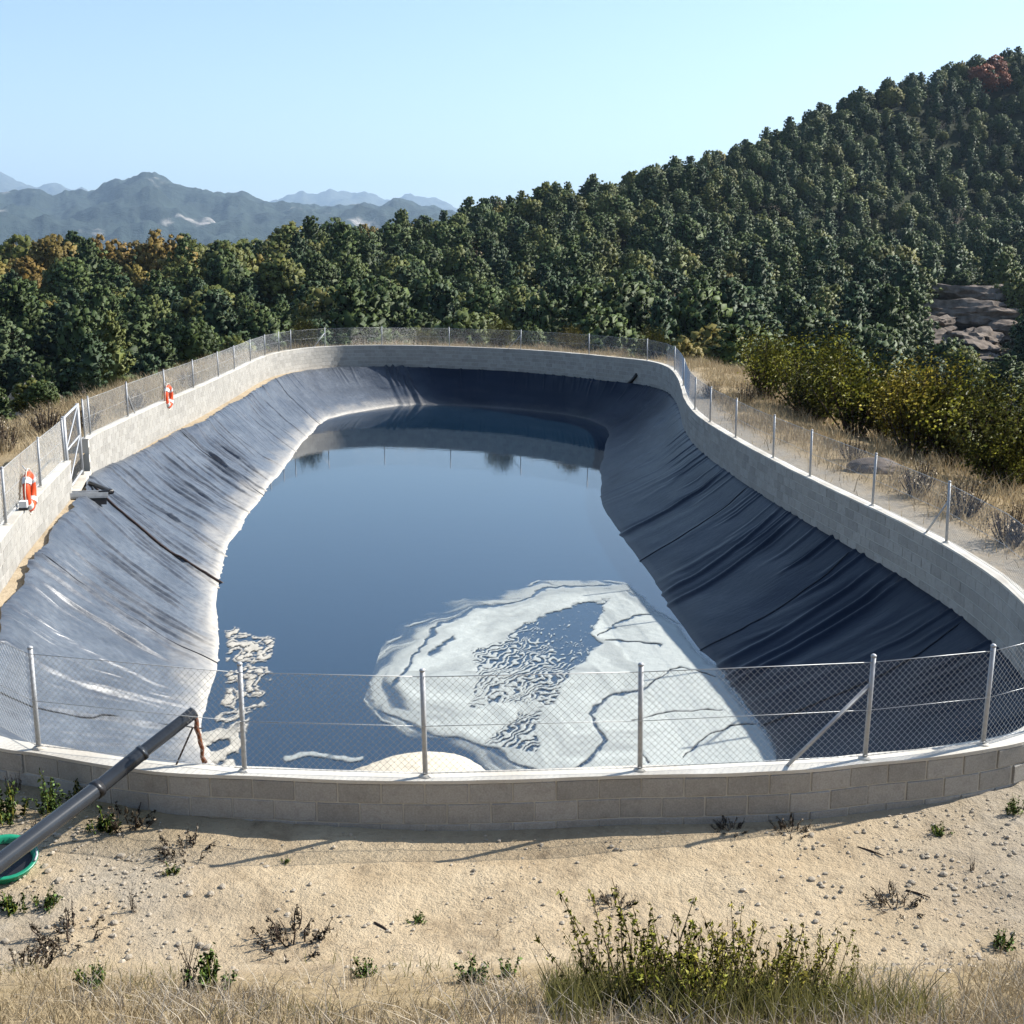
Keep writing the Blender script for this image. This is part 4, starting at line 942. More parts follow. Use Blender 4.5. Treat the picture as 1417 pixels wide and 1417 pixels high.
# ------------------------------------------------------------------ forest
def scatter_forest():
    rng = np.random.default_rng(5); P = []
    Y = 58.0
    while Y < 470:
        sp = 3.75 + .0028 * Y; half = .50 * Y + 22; n = int(2 * half / sp)
        x = (np.arange(n) + .5) / n * 2 * half - half + rng.uniform(-.55, .55, n) * sp + rng.uniform(-.5, .5) * sp; y = Y + rng.uniform(-.6, .6, n) * sp
        P.append(np.stack([x, y], 1)); Y += sp * .92
    y = np.arange(28, 58, 3.1)
    for q in y:                                      # slopes to the left and right of the pond
        P.append(np.array([(-s, q + rng.uniform(-1.2, 1.2)) for s in np.arange(19.5, .5 * q + 24, 3.2) + rng.uniform(-1, 1)]).reshape(-1, 2))
        P.append(np.array([(s, q + rng.uniform(-1.2, 1.2)) for s in np.arange(16.5, .5 * q + 24, 3.2) + rng.uniform(-1, 1)]).reshape(-1, 2))
    P = np.vstack(P); d, _ = wall_dist(P[:, 0], P[:, 1]); _, wi = wall_dist(P[:, 0], P[:, 1]); P = P[(d > 6.5) & (((P - W[wi]) * nin[wi]).sum(1) < 0)]
    Z = ground_z(P[:, 0], P[:, 1]); px, py, dep = proj(P[:, 0], P[:, 1], Z + 3)
    # clearings: the two rock outcrops
    ok = np.ones(len(P), bool)
    wob = .55 * (fbm(P[:, 0] * .12, P[:, 1] * .12, 3, 12) - .5); ok &= ((px - 1335) / 66) ** 2 + ((P[:, 1] - 152) / 36) ** 2 > 1 + wob; ok &= ((px - 36) / 58) ** 2 + ((P[:, 1] - 83) / 14) ** 2 > 1 + wob
    dens = fbm(P[:, 0] * .03, P[:, 1] * .03, 3, 8); ok &= rng.random(len(P)) < np.where(dens < .33, .85, .99)
    P, Z, px, py, dep = P[ok], Z[ok], px[ok], py[ok], dep[ok]; n = len(P)
    # kinds: pines on the hill, mixed broadleaf on the left ridge, a few autumn crowns
    leftridge = sstep(620, 330, px) * sstep(130, 160, P[:, 1]); r = rng.random(n); near = sstep(120, 75, P[:, 1]); kind = np.where(r < .5, rng.integers(0, 5, n), rng.integers(0, 7, n))
    kind = np.where(r > 1 - (.07 + .55 * leftridge + .08 * near), rng.integers(7, 9, n), kind)
    kind = np.where((rng.random(n) < .02 + .0 * near), 11, kind)
    for cx_, cy_, rr, kk in ((165, 350, 62, 9), (205, 376, 40, 9), (45, 380, 50, 9), (372, 332, 15, 10), (1372, 108, 26, 10), (320, 362, 12, 9), (505, 340, 14, 9)):
        hit = np.hypot(px - cx_, (py - cy_) * 1.2) < rr; kind = np.where(hit & (rng.random(n) < (.62 if kk == 9 else .8)), kk, kind)
    sc = (.60 + .68 * rng.random(n) ** 1.25) * (1 + .10 * leftridge); sc = np.where(P[:, 1] < 95, sc * .84, sc)
    # trees at the pond's own level stay low
    d2, _ = wall_dist(P[:, 0], P[:, 1]); sc = sc * (.55 + .45 * sstep(6, 20, d2))
    sc = np.where(((px > 1235) & (P[:, 1] < 120)) | ((px < 115) & (P[:, 1] < 72)), sc * .62, sc)
    tallf = rng.uniform(.88, 1.22, n); wid = rng.uniform(.88, 1.25, n); rot = rng.uniform(0, 2 * math.pi, n)
    # which of them show most: paint crowns near to far into a coarse buffer
    buf = np.zeros((360, 360), bool); wx, wy, _ = proj(W[:, 0], W[:, 1], np.zeros(NW)); infront = W[:, 1] > 13
    colmin = np.full(360, 360.0)
    for a, b in zip(wx[infront] / 4, wy[infront] / 4):
        if 0 <= a < 360: colmin[int(a)] = min(colmin[int(a)], b)
    colmin = np.minimum(np.interp(np.arange(360), np.where(colmin < 360)[0], colmin[colmin < 360]), 360)
    buf[np.arange(360)[:, None] > colmin[None]] = True
    # shrubs on the right bank also hide what is behind
    for cx_, cy_, rx, ry in ((1080, 540, 60, 45), (1190, 580, 60, 50), (1260, 580, 70, 50), (1390, 590, 60, 80)):
        yy, xx = np.mgrid[0:360, 0:360]; buf |= ((xx * 4 - cx_) / rx) ** 2 + ((yy * 4 - cy_) / ry) ** 2 < 1
    order = np.argsort(P[:, 1]); shown = np.zeros(n)
    for k in order:
        h = 6.9 * sc[k]; rr = 2.0 * sc[k] * wid[k]; x, y, d = proj(P[k, 0], P[k, 1], Z[k] + h * .58); X0, Y0 = x / 4, y / 4; a, b = rr * FPX / d / 4, h * .43 * FPX / d / 4
        i0, i1 = int(max(0, X0 - a)), int(min(354, X0 + a + 1)); j0, j1 = int(max(0, Y0 - b)), int(min(354, Y0 + b + 1))
        if i1 <= i0 or j1 <= j0: continue
        yy, xx = np.mgrid[j0:j1, i0:i1]; m = ((xx + .5 - X0) / a) ** 2 + ((yy + .5 - Y0) / b) ** 2 < 1
        s = buf[j0:j1, i0:i1]; shown[k] = (m & ~s).sum(); s |= m
    top = set(np.argsort(-shown)[:290]); rest = [k for k in range(n) if k not in top]
    LAB = {0: 'dark green pine', 3: 'bluish green pine', 5: 'round headed green pine', 7: 'olive green broadleaf tree', 9: 'orange brown autumn tree', 10: 'red leaved tree', 11: 'grey nearly bare tree'}
    cnt = {}
    for k in sorted(top):
        kd = KINDS[kind[k]]; base = {'pine': 0, 'pine2': 3, 'pineround': 5, 'oak': 7, 'autumn': 9, 'redleaf': 10, 'bare': 11}[kd]
        x, y = px[k], py[k]
        cols = ((40, 'at the left picture edge'), (100, 'above the gate'), (190, 'above the braced left fence post'), (290, 'above the farther lifebuoy'), (380, 'above the left wall corner'), (480, 'above the left end of the far wall'), (575, 'left of the middle of the far wall'), (670, 'above the middle of the far wall'), (770, 'right of the middle of the far wall'), (870, 'above the right end of the far wall'), (960, 'above the far right wall bend'), (1050, 'left of the yellow shrubs'), (1140, 'above the leftmost yellow shrubs'), (1230, 'above the middle yellow shrubs'), (1330, 'above the tallest yellow shrub'), (9999, 'at the right picture edge'))
        ridge = float(np.interp(x, [0, 560, 620, 800, 960, 1140, 1250, 1380, 1417], [372, 325, 300, 255, 224, 172, 122, 78, 85]))
        where = ('on the skyline ' if y < ridge + 32 else 'high up ' if y < ridge + 95 else 'mid slope ' if y < 415 else 'low down ') + next(t for c, t in cols if x < c)
        nm = 'pine_tree' if base < 7 else 'broadleaf_tree' if base < 11 else 'bare_tree'
        e = empty(nm, (P[k, 0], P[k, 1], Z[k]), rot[k]); e.scale = (sc[k] * wid[k], sc[k] * wid[k], sc[k] * tallf[k]); lab = ('small ' if sc[k] < .72 else 'tall ' if sc[k] > 1.08 else '') + LAB[base] + ' ' + where
        tag(e, lab, 'tree', lab)
        c, t, _ = VARS[kind[k]]; link(bpy.data.objects.new('trunk', t), e); link(bpy.data.objects.new('crown', c), e)
    # the rest of the wood, one object
    pool = bpy.data.collections.new('forest_source')
    for q, (c, t, both) in enumerate(VARS): pool.objects.link(bpy.data.objects.new('forest_tree_%02d' % q, both))
    me = bpy.data.meshes.new('forest'); rest = np.array(rest); me.vertices.add(len(rest)); me.vertices.foreach_set('co', np.stack([P[rest, 0], P[rest, 1], Z[rest]], 1).astype(np.float32).ravel())
    attr(me, 'turn', rot[rest]); attr(me, 'wide', (sc * wid)[rest]); attr(me, 'tall', (sc * tallf)[rest])
    at = me.attributes.new('pick', 'INT', 'POINT'); at.data.foreach_set('value', kind[rest].astype(np.int32))
    o = link(bpy.data.objects.new('forest', me)); tag(o, 'dense mass of small pines filling the wooded hill and ridge', 'forest', None, 'stuff')
    ng = bpy.data.node_groups.new('forest_points', 'GeometryNodeTree'); ng.interface.new_socket('Geometry', in_out='INPUT', socket_type='NodeSocketGeometry'); ng.interface.new_socket('Geometry', in_out='OUTPUT', socket_type='NodeSocketGeometry')
    N = ng.nodes; L = ng.links; gi = N.new('NodeGroupInput'); go = N.new('NodeGroupOutput'); mp = N.new('GeometryNodeMeshToPoints'); iop = N.new('GeometryNodeInstanceOnPoints'); ci = N.new('GeometryNodeCollectionInfo')
    ci.inputs['Collection'].default_value = pool; ci.inputs['Separate Children'].default_value = True; ci.inputs['Reset Children'].default_value = True
    def na(name, ty='FLOAT'):
        q = N.new('GeometryNodeInputNamedAttribute'); q.data_type = ty; q.inputs['Name'].default_value = name; return next(s for s in q.outputs if s.enabled and s.name == 'Attribute')
    cr = N.new('ShaderNodeCombineXYZ'); cs = N.new('ShaderNodeCombineXYZ'); L.new(na('turn'), cr.inputs[2]); wd = na('wide'); L.new(wd, cs.inputs[0]); L.new(wd, cs.inputs[1]); L.new(na('tall'), cs.inputs[2])
    L.new(gi.outputs[0], mp.inputs['Mesh']); L.new(mp.outputs[0], iop.inputs['Points']); L.new(ci.outputs[0], iop.inputs['Instance']); iop.inputs['Pick Instance'].default_value = True
    L.new(na('pick', 'INT'), iop.inputs['Instance Index']); L.new(cr.outputs[0], iop.inputs['Rotation']); L.new(cs.outputs[0], iop.inputs['Scale']); L.new(iop.outputs[0], go.inputs[0])
    md = o.modifiers.new('points', 'NODES'); md.node_group = ng
    print('forest', n, 'shown', int((shown > 0).sum()))
scatter_forest()

# ------------------------------------------------------------------ shrubs on the right bank
def shrub_mesh(seed, H, R, nst, leaves, size, mat):
    rng = np.random.default_rng(seed); st = MB(); C = []; Nn = []; Sh = []
    for k in range(nst):
        a = rng.uniform(0, 2 * math.pi); sp = rng.uniform(.1, 1) ** .6; e = np.array((math.cos(a) * R * sp, math.sin(a) * R * sp, H * (1 - .45 * sp * sp) * rng.uniform(.72, 1.08)))
        b = np.array((math.cos(a) * .15, math.sin(a) * .15, -.1)); m = b * .4 + e * .6 + (0, 0, -.15 * H * 0); st.tube([tuple(b), tuple(m), tuple(e)], [.03, .02, .006], 5, False)
        for j in range(leaves):
            f = 1.04 - .72 * rng.random() ** 1.7; c = (b * (1 - f) + e * f) + rng.normal(0, .10 + .09 * f * R / 1.2, 3); C.append(c); o = c - np.array((0, 0, H * .45)); o /= np.linalg.norm(o); Nn.append(o + (0, 0, .5)); w = c - (b * (1 - f) + e * f); Sh.append(o * .6 + w / (np.linalg.norm(w) + 1e-6) * .7 + (0, 0, .2))
    return foliage_mesh('foliage', np.array(C), np.array(Nn), np.array(Sh), size, mat, 1.25, rng), st.mesh('stem', M['bark'])
SH = [shrub_mesh(401, 2.7, 1.35, 30, 175, .075, 'yellow'), shrub_mesh(402, 2.4, 1.5, 28, 175, .075, 'yellow'), shrub_mesh(403, 2.3, 1.25, 38, 170, .075, 'oak'), shrub_mesh(404, 1.3, .8, 34, 22, .06, 'greydry')]
def put_shrub(k, x, y, s, rz, label, cat='shrub', group=None, sink=.1, name='oak_shrub'):
    z = float(ground_z(x, y)); e = empty(name, (x, y, z - sink), rz); e.scale = (s, s, s * random.uniform(.95, 1.1)); tag(e, label, cat, group)
    link(bpy.data.objects.new('stem', SH[k][1]), e); link(bpy.data.objects.new('foliage', SH[k][0]), e)
def bank_pt(px, py, z): p = un(px, py, z); return float(p[0]), float(p[1])
GS = 'yellowing oak shrubs along the right bank'
for q, (k, px, py, z, s, lab) in enumerate([
    (0, 1058, 575, -.7, .98, 'leftmost yellow green oak shrub on the right bank slope'), (1, 1100, 590, -.8, .92, 'yellow green oak shrub second from the left on the right bank'),
    (2, 1130, 602, -.9, .85, 'darker green shrub between the two left yellow shrubs on the right bank'), (1, 1175, 622, -.8, .95, 'broad yellow green oak shrub behind the grey dirt heap'), (0, 1215, 628, -.9, .86, 'yellow oak shrub right above the grey dirt heap'),
    (0, 1262, 640, -.8, 1.02, 'tallest yellow oak shrub standing mid way along the right bank'), (1, 1310, 660, -.9, .92, 'yellow brown oak shrub just right of the tallest one'), (2, 1340, 668, -1.0, .95, 'dark green shrub filling the gap before the right edge'),
    (2, 1375, 690, -.9, .9, 'dark olive shrub low at the right edge of the picture'), (1, 1425, 640, -.6, 1.25, 'large orange yellow oak shrub cut by the right edge of the picture'), (0, 1420, 700, -.6, .62, 'small bright green shrub under the large one at the right edge')]):
    x, y = bank_pt(px, py, z); put_shrub(k, x + .3 + .35 * math.sin(q * 2.3), y + .6 + .8 * math.cos(q * 1.9), s * (.98, 1.25, 1.0, 1.18, .85)[q % 5], q * 1.7, lab, 'shrub', GS)
for q, (px, py, s, lab) in enumerate([(1268, 678, .62, 'bare grey dry bush beside the dirt heap on the right bank'), (1180, 628, .5, 'small bare grey bush left of the dirt heap'), (1335, 705, .6, 'bare greyish brown bush behind the braced right fence post'), (1395, 745, .6, 'bare grey bush at the right edge beyond the wall'),
                                 (1030, 545, .6, 'pale dry bush near the far right corner of the wall'), (985, 540, .5, 'thin dry bush right behind the far right wall bend')]):
    x, y = bank_pt(px, py + 14, -.2); put_shrub(3, x, y, s, q * 2.1, lab, 'dry bush', 'dry bushes on the right bank', .05, 'dry_bush')
for q, (px, py, s, lab) in enumerate([(150, 585, .7, 'dry brown bush behind the left wall just past the gate'), (215, 560, .62, 'dry pale bush outside the left fence before the farther lifebuoy'), (95, 590, .7, 'reddish dry bush outside the fence at the gate'), (40, 612, .7, 'dry bush outside the fence at the left edge'), (285, 530, .6, 'dry bush outside the left fence beyond the farther lifebuoy'), (8, 600, .8, 'tall dry bush in the grass at the left picture edge')]):
    x, y = bank_pt(px, py, -.1); put_shrub(3, x - .9, y + .6, s, q * 1.3, lab, 'dry bush', 'dry bushes outside the left wall', .05, 'dry_bush')
for q, (px, s, k) in enumerate([(455, .55, 2), (505, .5, 3), (560, .45, 2), (600, .5, 3), (665, .5, 2), (700, .42, 3), (745, .5, 2), (790, .45, 3), (850, .5, 2)]):
    i = near_wall(px, 480); p = W[i] - nin[i] * random.uniform(2.2, 4.2); put_shrub(k, p[0], p[1], s * 1.35, q * 1.1, 'low %s bush behind the far wall, %s from its left end' % ('green' if k == 2 else 'brown dry', ('first second third fourth fifth sixth seventh eighth ninth'.split())[q]), 'bush', 'bushes behind the far wall', .1, 'low_bush')

# ------------------------------------------------------------------ rocks and stones
def rock_mesh(name, seed, size, mat, sub=3, amp=.35, strata=0.0):
    bm = bmesh.new(); bmesh.ops.create_icosphere(bm, subdivisions=sub, radius=1.0)
    for v in bm.verts:
        c = v.co; n = float(fbm(c.x * 1.3 + seed, c.y * 1.3 + c.z * 1.7 + seed * 2, 4, seed)) - .5; n2 = float(fbm(c.z * 3.1 + seed, c.x * 2.7 - c.y * 2.2, 3, seed + 5)) - .5
        f = 1 + amp * 2 * n + amp * .7 * n2; c.x *= f * size[0]; c.y *= f * size[1]; c.z *= (f + strata * (math.floor(c.z * 4) / 4 - c.z)) * size[2]
    me = bpy.data.meshes.new(name); bm.to_mesh(me); bm.free(); me.materials.append(M[mat]); return me
def outcrop(label, px, py, Y, specs, mat, name='rock_outcrop'):
    x, y, z = at_dist(px, py, Y); z = float(ground_z(x, y)); e = empty(name, (x, y, z)); tag(e, label, 'rock')
    for k, (dx, dy, dz, sx, sy, sz) in enumerate(specs):
        o = link(bpy.data.objects.new('boulder', rock_mesh('boulder', 500 + k + int(px), (sx, sy, sz), mat, 4, .62, .9)), e); zz = float(ground_z(x + dx, y + dy)); o.location = (dx, dy, zz - z + dz); o.rotation_euler = (0, 0, k * 1.1)
outcrop('pale rock outcrop among the trees at the left edge', 42, 492, 82, [(0, 0, 3.6, 2.6, 1.9, 2.4), (-2.6, -1, 3.0, 1.9, 1.6, 2.2), (2.2, -1.5, 2.5, 1.8, 1.5, 1.6), (.4, -3, 1.6, 2.8, 1.7, 2.0), (-1, -5, .8, 2.4, 1.7, 1.6), (1.6, -6, .4, 1.9, 1.5, 1.4)], 'rock')
outcrop('large greyish brown rock outcrop below the gully on the right hill', 1335, 440, 168, [(0, 0, 2.2, 8.0, 4.5, 2.2), (-6.0, -3, 1.4, 5.6, 3.6, 1.9), (5.0, -3, 1.2, 5.0, 3.6, 1.8), (-9.5, -10, .8, 5.0, 3.4, 1.7), (-2, -9, 1.0, 7.0, 3.6, 1.9), (2.5, 6, 3.4, 7.0, 3.6, 2.2), (5, -13, .4, 5.0, 3.2, 1.5), (-4, 5, 2.6, 5, 3, 1.6), (-6, -16, .2, 4.6, 3, 1.4)], 'rockd')
x, y = bank_pt(1203, 655, -.1); o = link(bpy.data.objects.new('dirt_heap', rock_mesh('dirt_heap', 77, (.62, .5, .27), 'rockd', 4, .12))); o.location = (x + .2, y + .3, float(ground_z(x + .2, y + .3)) + .05); tag(o, 'dark grey heap of dirt outside the right wall', 'dirt heap')
STM = [rock_mesh('stone', 600 + k, (1, .8, .6), 'stone', 2, .3) for k in range(6)]
def place_stones():
    rng = np.random.default_rng(21); lab = []
    spots = []
    for k in range(60):
        side = rng.random()
        if side < .5: px, py, s = rng.uniform(5, 330), rng.uniform(1120, 1330), rng.uniform(.022, .045)
        elif side < .85: px, py, s = rng.uniform(1120, 1410), rng.uniform(1110, 1280), rng.uniform(.02, .04)
        else: px, py, s = rng.uniform(380, 1000), rng.uniform(1170, 1300), rng.uniform(.014, .025)
        spots.append((px, py, s, 0 if side < .5 else 1 if side < .85 else 2))
    L = ('small pale stone scattered on the dirt at the lower left', 'small grey stone scattered on the gravel at the lower right', 'tiny stone lying on the bare sand in front of the wall')
    for px, py, s, w_ in spots:
        p = ground_hit(px, py); d, _ = wall_dist(p.x, p.y)
        if float(d) < .35: continue
        o = link(bpy.data.objects.new('stone', STM[rng.integers(0, 6)])); o.location = p + Vector((0, 0, s * .2)); o.scale = (s, s, s); o.rotation_euler = (0, 0, rng.uniform(0, 6)); tag(o, L[w_], 'stone', ('stones at the lower left', 'stones at the lower right', 'stones on the sand')[w_])
    # the finer gravel is past counting
    ico = rock_mesh('tmp', 3, (1, 1, .7), 'stone', 1, .25); bv = np.array([tuple(v.co) for v in ico.vertices]); bf = np.array([tuple(p.vertices) for p in ico.polygons]); bpy.data.meshes.remove(ico)
    n = 9500; X = rng.uniform(-6.5, 7, n); Y = rng.uniform(7.4, 11.2, n)
    wgt = .26 + .75 * sstep(-2.2, -3.6, X) + .75 * sstep(2.2, 3.8, X); clump = sstep(.42, .58, fbm(X * 1.3, Y * 1.3, 3, 33)); ok = rng.random(n) < wgt * (.15 + clump); X, Y = X[ok], Y[ok]
    d, i = wall_dist(X, Y); inside = ((np.stack([X, Y], 1) - W[i]) * nin[i]).sum(1) > -.2; X, Y = X[~inside], Y[~inside]; Z = ground_z(X, Y); s = .006 + .020 * rng.random(len(X)) ** 2.5
    V = (bv[None] * s[:, None, None] * rng.uniform(.7, 1.3, (len(X), 1, 3)) + np.stack([X, Y, Z + s * .2], 1)[:, None]).reshape(-1, 3); F = (bf[None] + (np.arange(len(X)) * len(bv))[:, None, None]).reshape(-1, 3)
    o = link(bpy.data.objects.new('gravel', mesh_np('gravel', V, F, [M['stone']]))); tag(o, 'fine loose gravel strewn over the sandy ground before the wall', 'gravel', None, 'stuff')
place_stones()

# ------------------------------------------------------------------ dry grass
def grass(name, X, Y, H, mat, label, seed, spread=.35, wid=.006):
    rng = np.random.default_rng(seed); n = len(X); Z = ground_z(X, Y) - .01; a = rng.uniform(0, 2 * math.pi, n); l = rng.normal(0, spread, (n, 2)) * H[:, None]; wv = np.stack([np.cos(a), np.sin(a), 0 * a], 1) * (wid * rng.uniform(.6, 1.4, n))[:, None]
    b = np.stack([X, Y, Z], 1); m = b + np.stack([l[:, 0] * .3, l[:, 1] * .3, H * .55], 1); t = b + np.stack([l[:, 0], l[:, 1], H], 1)
    V = np.stack([b - wv, b + wv, m + wv * .7, m - wv * .7, t + wv * .15, t - wv * .15], 1).reshape(-1, 3); k = np.arange(n)[:, None] * 6; F = np.concatenate([k + np.array([[0, 1, 2, 3]]), k + np.array([[3, 2, 4, 5]])])
    me = mesh_np(name, V, F, [M[mat]], True); attr(me, 'rnd', np.repeat(rng.random(n), 6)); o = link(bpy.data.objects.new(name, me)); tag(o, label, 'grass', None, 'stuff')
def fields():
    rng = np.random.default_rng(31)
    # foreground bank
    n = 60000; X = rng.uniform(-4.6, 4.6, n); Y = rng.uniform(4.2, 8.6, n); f = fbm(X * 1.1, Y * 1.1, 4, 35); e = 6.55 + 1.0 * sstep(.8, 2.8, X) + .25 * sstep(-1.0, -3, X); ok = rng.random(n) < sstep(e + .9, e - .5, Y) * sstep(.45, .58, f + .17 * sstep(e, e - 1.2, Y)) * .85 + .05 * sstep(.58, .66, fbm(X * 2.5, Y * 2.5, 3, 54)); X, Y = X[ok], Y[ok]
    grass('dry_grass', X, Y, rng.uniform(.03, .11, len(X)) * (1 + .8 * sstep(.5, .7, fbm(X, Y, 3, 36))), 'dry', 'dry straw coloured grass covering the bank at the bottom edge', 41, .6, .0028)
    n = 9000; X = rng.uniform(-4.4, 4.4, n); Y = rng.uniform(5.0, 7.9, n); ok = rng.random(n) < .8 * sstep(.55, .68, fbm(X * 1.6, Y * 1.6, 3, 38)); X, Y = X[ok], Y[ok]
    grass('green_grass', X, Y, rng.uniform(.04, .12, len(X)), 'olive', 'sparse greenish grass tufts between the dry grass at the bottom edge', 42, .55, .003)
    n = 7000; X = rng.normal(1.0, .62, n); Y = rng.normal(5.9, .28, n); ok = (X > .2) & (X < 2.3) & (rng.random(n) < sstep(.3, .55, fbm(X * 3, Y * 3, 3, 39))); X, Y = X[ok], Y[ok]
    grass('weed_undergrowth', X, Y, rng.uniform(.08, .30, len(X)), 'olive', 'tangled green blades at the foot of the tall weeds at the bottom edge', 47, .28, .004)
    n = 14000; X = rng.uniform(-4.4, 4.6, n); Y = rng.uniform(4.6, 7.4, n); ok = rng.random(n) < sstep(.5, .62, fbm(X * 1.3 + 9, Y * 1.3, 3, 49)) * sstep(7.2, 6.2, Y - .7 * sstep(.8, 2.6, X)); X, Y = X[ok], Y[ok]
    grass('grey_dead_grass', X, Y, rng.uniform(.04, .18, len(X)), 'greydry', 'greyish brown dead stems mixed into the grass at the bottom edge', 48, .7, .003)
    n = 16000; X = rng.uniform(-6, 6.5, n); Y = rng.uniform(6.2, 10.6, n); d_, i_ = wall_dist(X, Y); out_ = ((np.stack([X, Y], 1) - W[i_]) * nin[i_]).sum(1) < -.15
    ok = out_ & (rng.random(n) < sstep(.52, .66, fbm(X * 1.1 + 4, Y * 1.1, 4, 52)) * (.25 + .75 * np.maximum(sstep(-1.6, -3.2, X), np.maximum(sstep(2.4, 4.0, X), sstep(7.6, 6.8, Y))))); X, Y = X[ok], Y[ok]
    grass('plant_litter', X, Y, rng.uniform(.008, .05, len(X)), 'greydry', 'dead stems and plant litter lying scattered on the dirt', 53, 1.6, .0035)
    # strip outside the right wall, left wall and far wall
    i = rng.integers(0, NW, 120000); dd = rng.uniform(.15, 6.5, len(i)); X = W[i, 0] - nin[i, 0] * dd; Y = W[i, 1] - nin[i, 1] * dd; ok = (Y > 13); right = X > 3
    p = np.where(right & (Y < 62), sstep(.6, 1.5, dd + .9 * (fbm(X * .5, Y * .5, 3, 44) - .5)) * .95 + .05, sstep(0, .5, dd)); ok &= rng.random(len(i)) < p * sstep(.25, .5, fbm(X * .8, Y * .8, 3, 45)); X, Y = X[ok], Y[ok]
    grass('bank_grass', X, Y, rng.uniform(.12, .42, len(X)) * (.6 + .9 * sstep(.4, .7, fbm(X * .7, Y * .7, 3, 46))), 'dry', 'tall dry grass growing along the outside of the pond wall', 43, .4, .008)
fields()

# ------------------------------------------------------------------ weeds in the yard
def weed_mesh(seed, H, nst, spread, leafs, lsize, mat, stem_mat, asp=2.2):
    rng = np.random.default_rng(seed); st = MB(); C = []; Nn = []; Sh = []
    for k in range(nst):
        a = rng.uniform(0, 2 * math.pi); b = np.array((math.cos(a), math.sin(a), 0)) * spread * rng.random() ** .7; h = H * (.32 + .8 * rng.random() ** 1.6); e = b * 1.7 + np.array((rng.normal(0, .16) * h, rng.normal(0, .16) * h, h)); m = (b + e) / 2 + rng.normal(0, .02, 3)
        st.tube([tuple(b - (0, 0, .03)), tuple(m), tuple(e)], [.006, .004, .002], 4, False)
        for j in range(leafs):
            f = rng.uniform(.12, 1.0); c = b * (1 - f) + e * f; C.append(c + rng.normal(0, lsize * .55, 3)); o = rng.normal(size=3); o[2] = abs(o[2]) * .4; Nn.append(o); Sh.append(o / np.linalg.norm(o) + (0, 0, .5))
    return foliage_mesh('leaves', np.array(C), np.array(Nn), np.array(Sh), lsize, mat, asp, rng), st.mesh('stalks', M[stem_mat])
WV = {'tall': [weed_mesh(701 + k, .58, 30, .24, 46, .017, 'weed', 'dry', 2.4) for k in range(3)], 'small': [weed_mesh(711 + k, .15, 14, .09, 22, .02, 'weedd', 'weed', 1.6) for k in range(3)],
      'dead': [weed_mesh(721 + k, .42, 9, .06, 16, .014, 'greydry', 'twig', 1.2) for k in range(2)], 'leafy': [weed_mesh(731 + k, .40, 14, .13, 34, .028, 'weedd', 'weed', 1.7) for k in range(2)], 'grey': [weed_mesh(741, .14, 22, .16, 16, .016, 'greydry', 'twig', 1.8)]}
def put_weed(kind, k, px, py, s, label, group=None, name='weed'):
    p = ground_hit(px, py); e = empty(name, p, k * 1.9 + px * .01); e.scale = (s, s, s); tag(e, label, 'weed', group); l, st = WV[kind][k % len(WV[kind])]
    link(bpy.data.objects.new('stalks', st), e); link(bpy.data.objects.new('leaves', l), e)
for q, (px, py, s, lab) in enumerate([(862, 1395, .9, 'leftmost tall green weed clump at the bottom edge'), (905, 1402, 1.05, 'tallest green weed clump at the bottom edge, second from the left'), (955, 1400, .9, 'tall green weed clump third from the left at the bottom edge'), (1000, 1404, .85, 'tall green weed clump in the middle of the bottom row'), (1045, 1400, .95, 'tall green weed clump right of the middle at the bottom edge'),
                                 (1090, 1398, .82, 'tall green weed clump second from the right at the bottom edge'), (1135, 1392, .68, 'rightmost shorter green weed clump at the bottom edge')]): put_weed('tall', q, px, py, s, lab, 'tall weeds at the bottom edge', 'tall_weed')
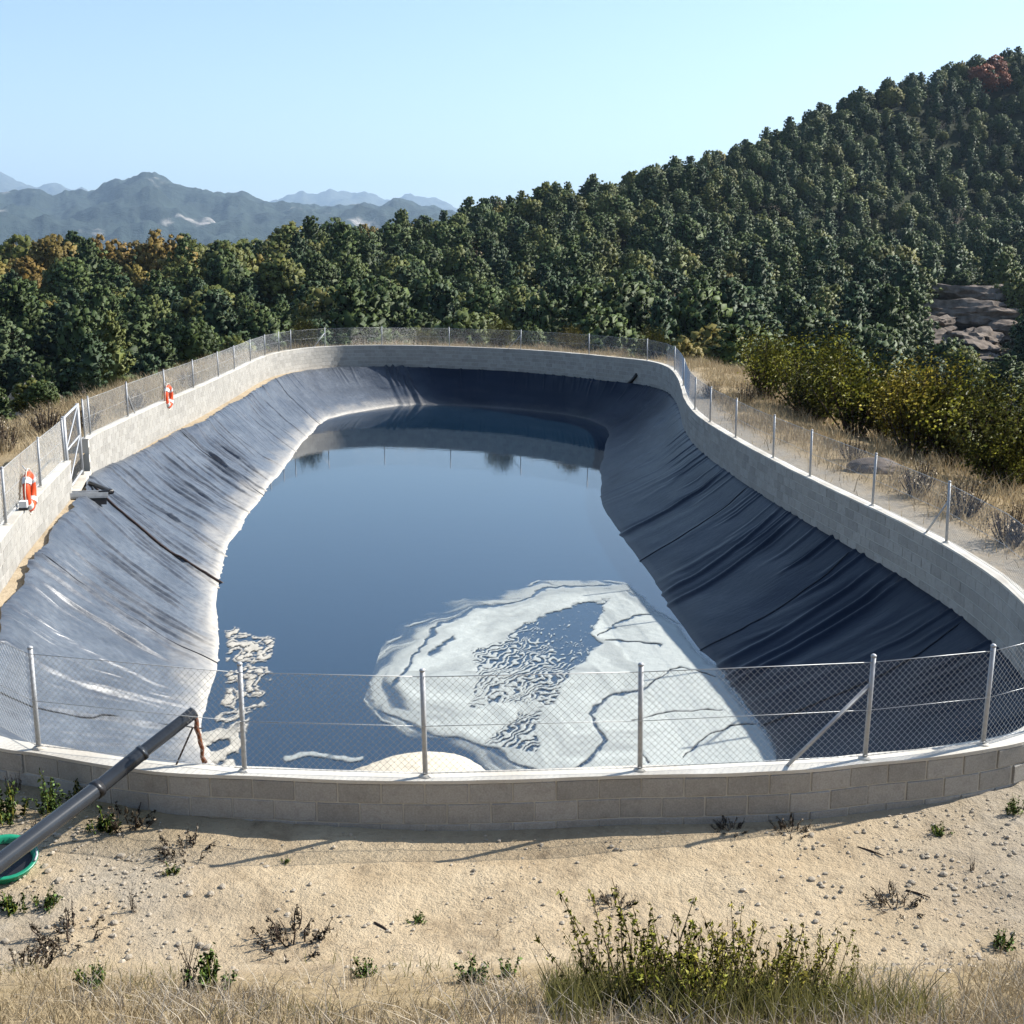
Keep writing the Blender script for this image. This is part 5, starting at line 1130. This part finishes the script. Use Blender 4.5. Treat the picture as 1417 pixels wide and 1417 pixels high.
for q, (kind, px, py, s, lab) in enumerate([
    ('dead', 262, 1372, .9, 'dead brown branching weed on the lower left dirt'), ('leafy', 292, 1372, .8, 'upright green leafy weed beside the dead brown one'), ('grey', 405, 1310, 1.3, 'low greyish plant spread on the sand at lower left'), ('small', 578, 1278, .55, 'tiny green plant alone on the sand below the beige mound'), ('small', 508, 1352, .8, 'small green weed on the sand near the bottom'),
    ('leafy', 12, 1135, 1.0, 'large green weed at the left edge beneath the wall'), ('leafy', 70, 1125, .8, 'green weed at the foot of the wall left of the dark pipe'), ('dead', 20, 1095, .8, 'reddish dry weed at the left edge by the wall'), ('small', 140, 1152, 1.2, 'bright green weed right of the dark pipe'), ('small', 312, 1112, 1.3, 'green tuft against the foot of the front wall'), ('grey', 255, 1182, 1.1, 'grey twiggy plant on the dirt right of the pipe'),
    ('small', 235, 1212, .6, 'tiny dark green plant on the lower left dirt'), ('small', 65, 1255, .9, 'green weed among stones at the lower left'), ('small', 135, 1368, 1.0, 'flat green weed near the bottom left corner'), ('small', 700, 1352, .9, 'small weed left of the tall weed row'), ('dead', 815, 1335, .75, 'dark seed headed dead weed left of the tall weeds'), ('small', 655, 1362, 1.0, 'green tuft in dry grass at the bottom centre'),
    ('leafy', 108, 1112, .55, 'green weed by the wall just above the dark pipe collar'), ('grey', 178, 1140, 1.2, 'dry twiggy plant right of the pipe near the wall foot'), ('dead', 48, 1150, .55, 'brown dead weed between the pipe and the wall at the left'), ('small', 20, 1262, 1.1, 'green weed at the left edge below the tub'), ('grey', 95, 1300, 1.2, 'flat dry plant among stones at the lower left'), ('dead', 185, 1262, .5, 'small dead weed on the stony dirt at the lower left'), ('grey', 30, 1340, 1.1, 'dry greyish plant at the left edge near the bottom'), ('grey', 1240, 1258, 1.0, 'dry tuft on the gravel below the right twig'), ('dead', 1345, 1205, .45, 'small dead weed on the gravel at the right'), ('grey', 850, 1258, .8, 'flat dry tuft on the sand above the tall weeds'),
    ('small', 1300, 1155, .7, 'small plant on the gravel at the lower right'), ('grey', 1095, 1152, .8, 'dry tuft at the foot of the front wall on the right'), ('leafy', 1402, 1128, .5, 'yellowish weed by the wall at the right edge'), ('small', 395, 1195, .35, 'tiny green sprout beside the first fence post shadow'), ('small', 1380, 1310, .9, 'green weed in the dry grass at the lower right corner'), ('grey', 1010, 1150, .7, 'dry tuft under the middle of the front wall')]): put_weed(kind, q, px, py, s, lab)
for px, py, ln, a, lab in ((530, 1285, .22, -.8, 'short dark stick lying on the sand'), (1205, 1180, .25, -.7, 'thin dark twig beside the rightmost post shadow'), (1270, 1240, .2, -.6, 'dark twig on the gravel at the lower right')):
    p = ground_hit(px, py); d = Vector((math.cos(a), math.sin(a), 0)) * ln / 2; o = MB().tube([p - d + Vector((0, 0, .004)), p + Vector((0, .012, .006)), p + d + Vector((0, 0, .004))], [.011, .009, .005], 6).build('stick', M['twig']); tag(o, lab, 'stick')

# ------------------------------------------------------------------ haze
hz = MB().box((0, 0, 0), (1, 1, 1)); hm = bpy.data.materials.new('haze_air'); hm.use_nodes = True; ht = hm.node_tree; ht.nodes.clear()
ho = ht.nodes.new('ShaderNodeOutputMaterial'); pv = ht.nodes.new('ShaderNodeVolumePrincipled'); pv.inputs['Color'].default_value = (.54, .75, 1.0, 1); pv.inputs['Density'].default_value = .00007; pv.inputs['Anisotropy'].default_value = .2
ht.links.new(pv.outputs[0], ho.inputs['Volume']); o = hz.build('haze', hm); o.scale = (46000, 46000, 1700); o.location = (0, 0, 1700 / 2 - 260); tag(o, kind='stuff')
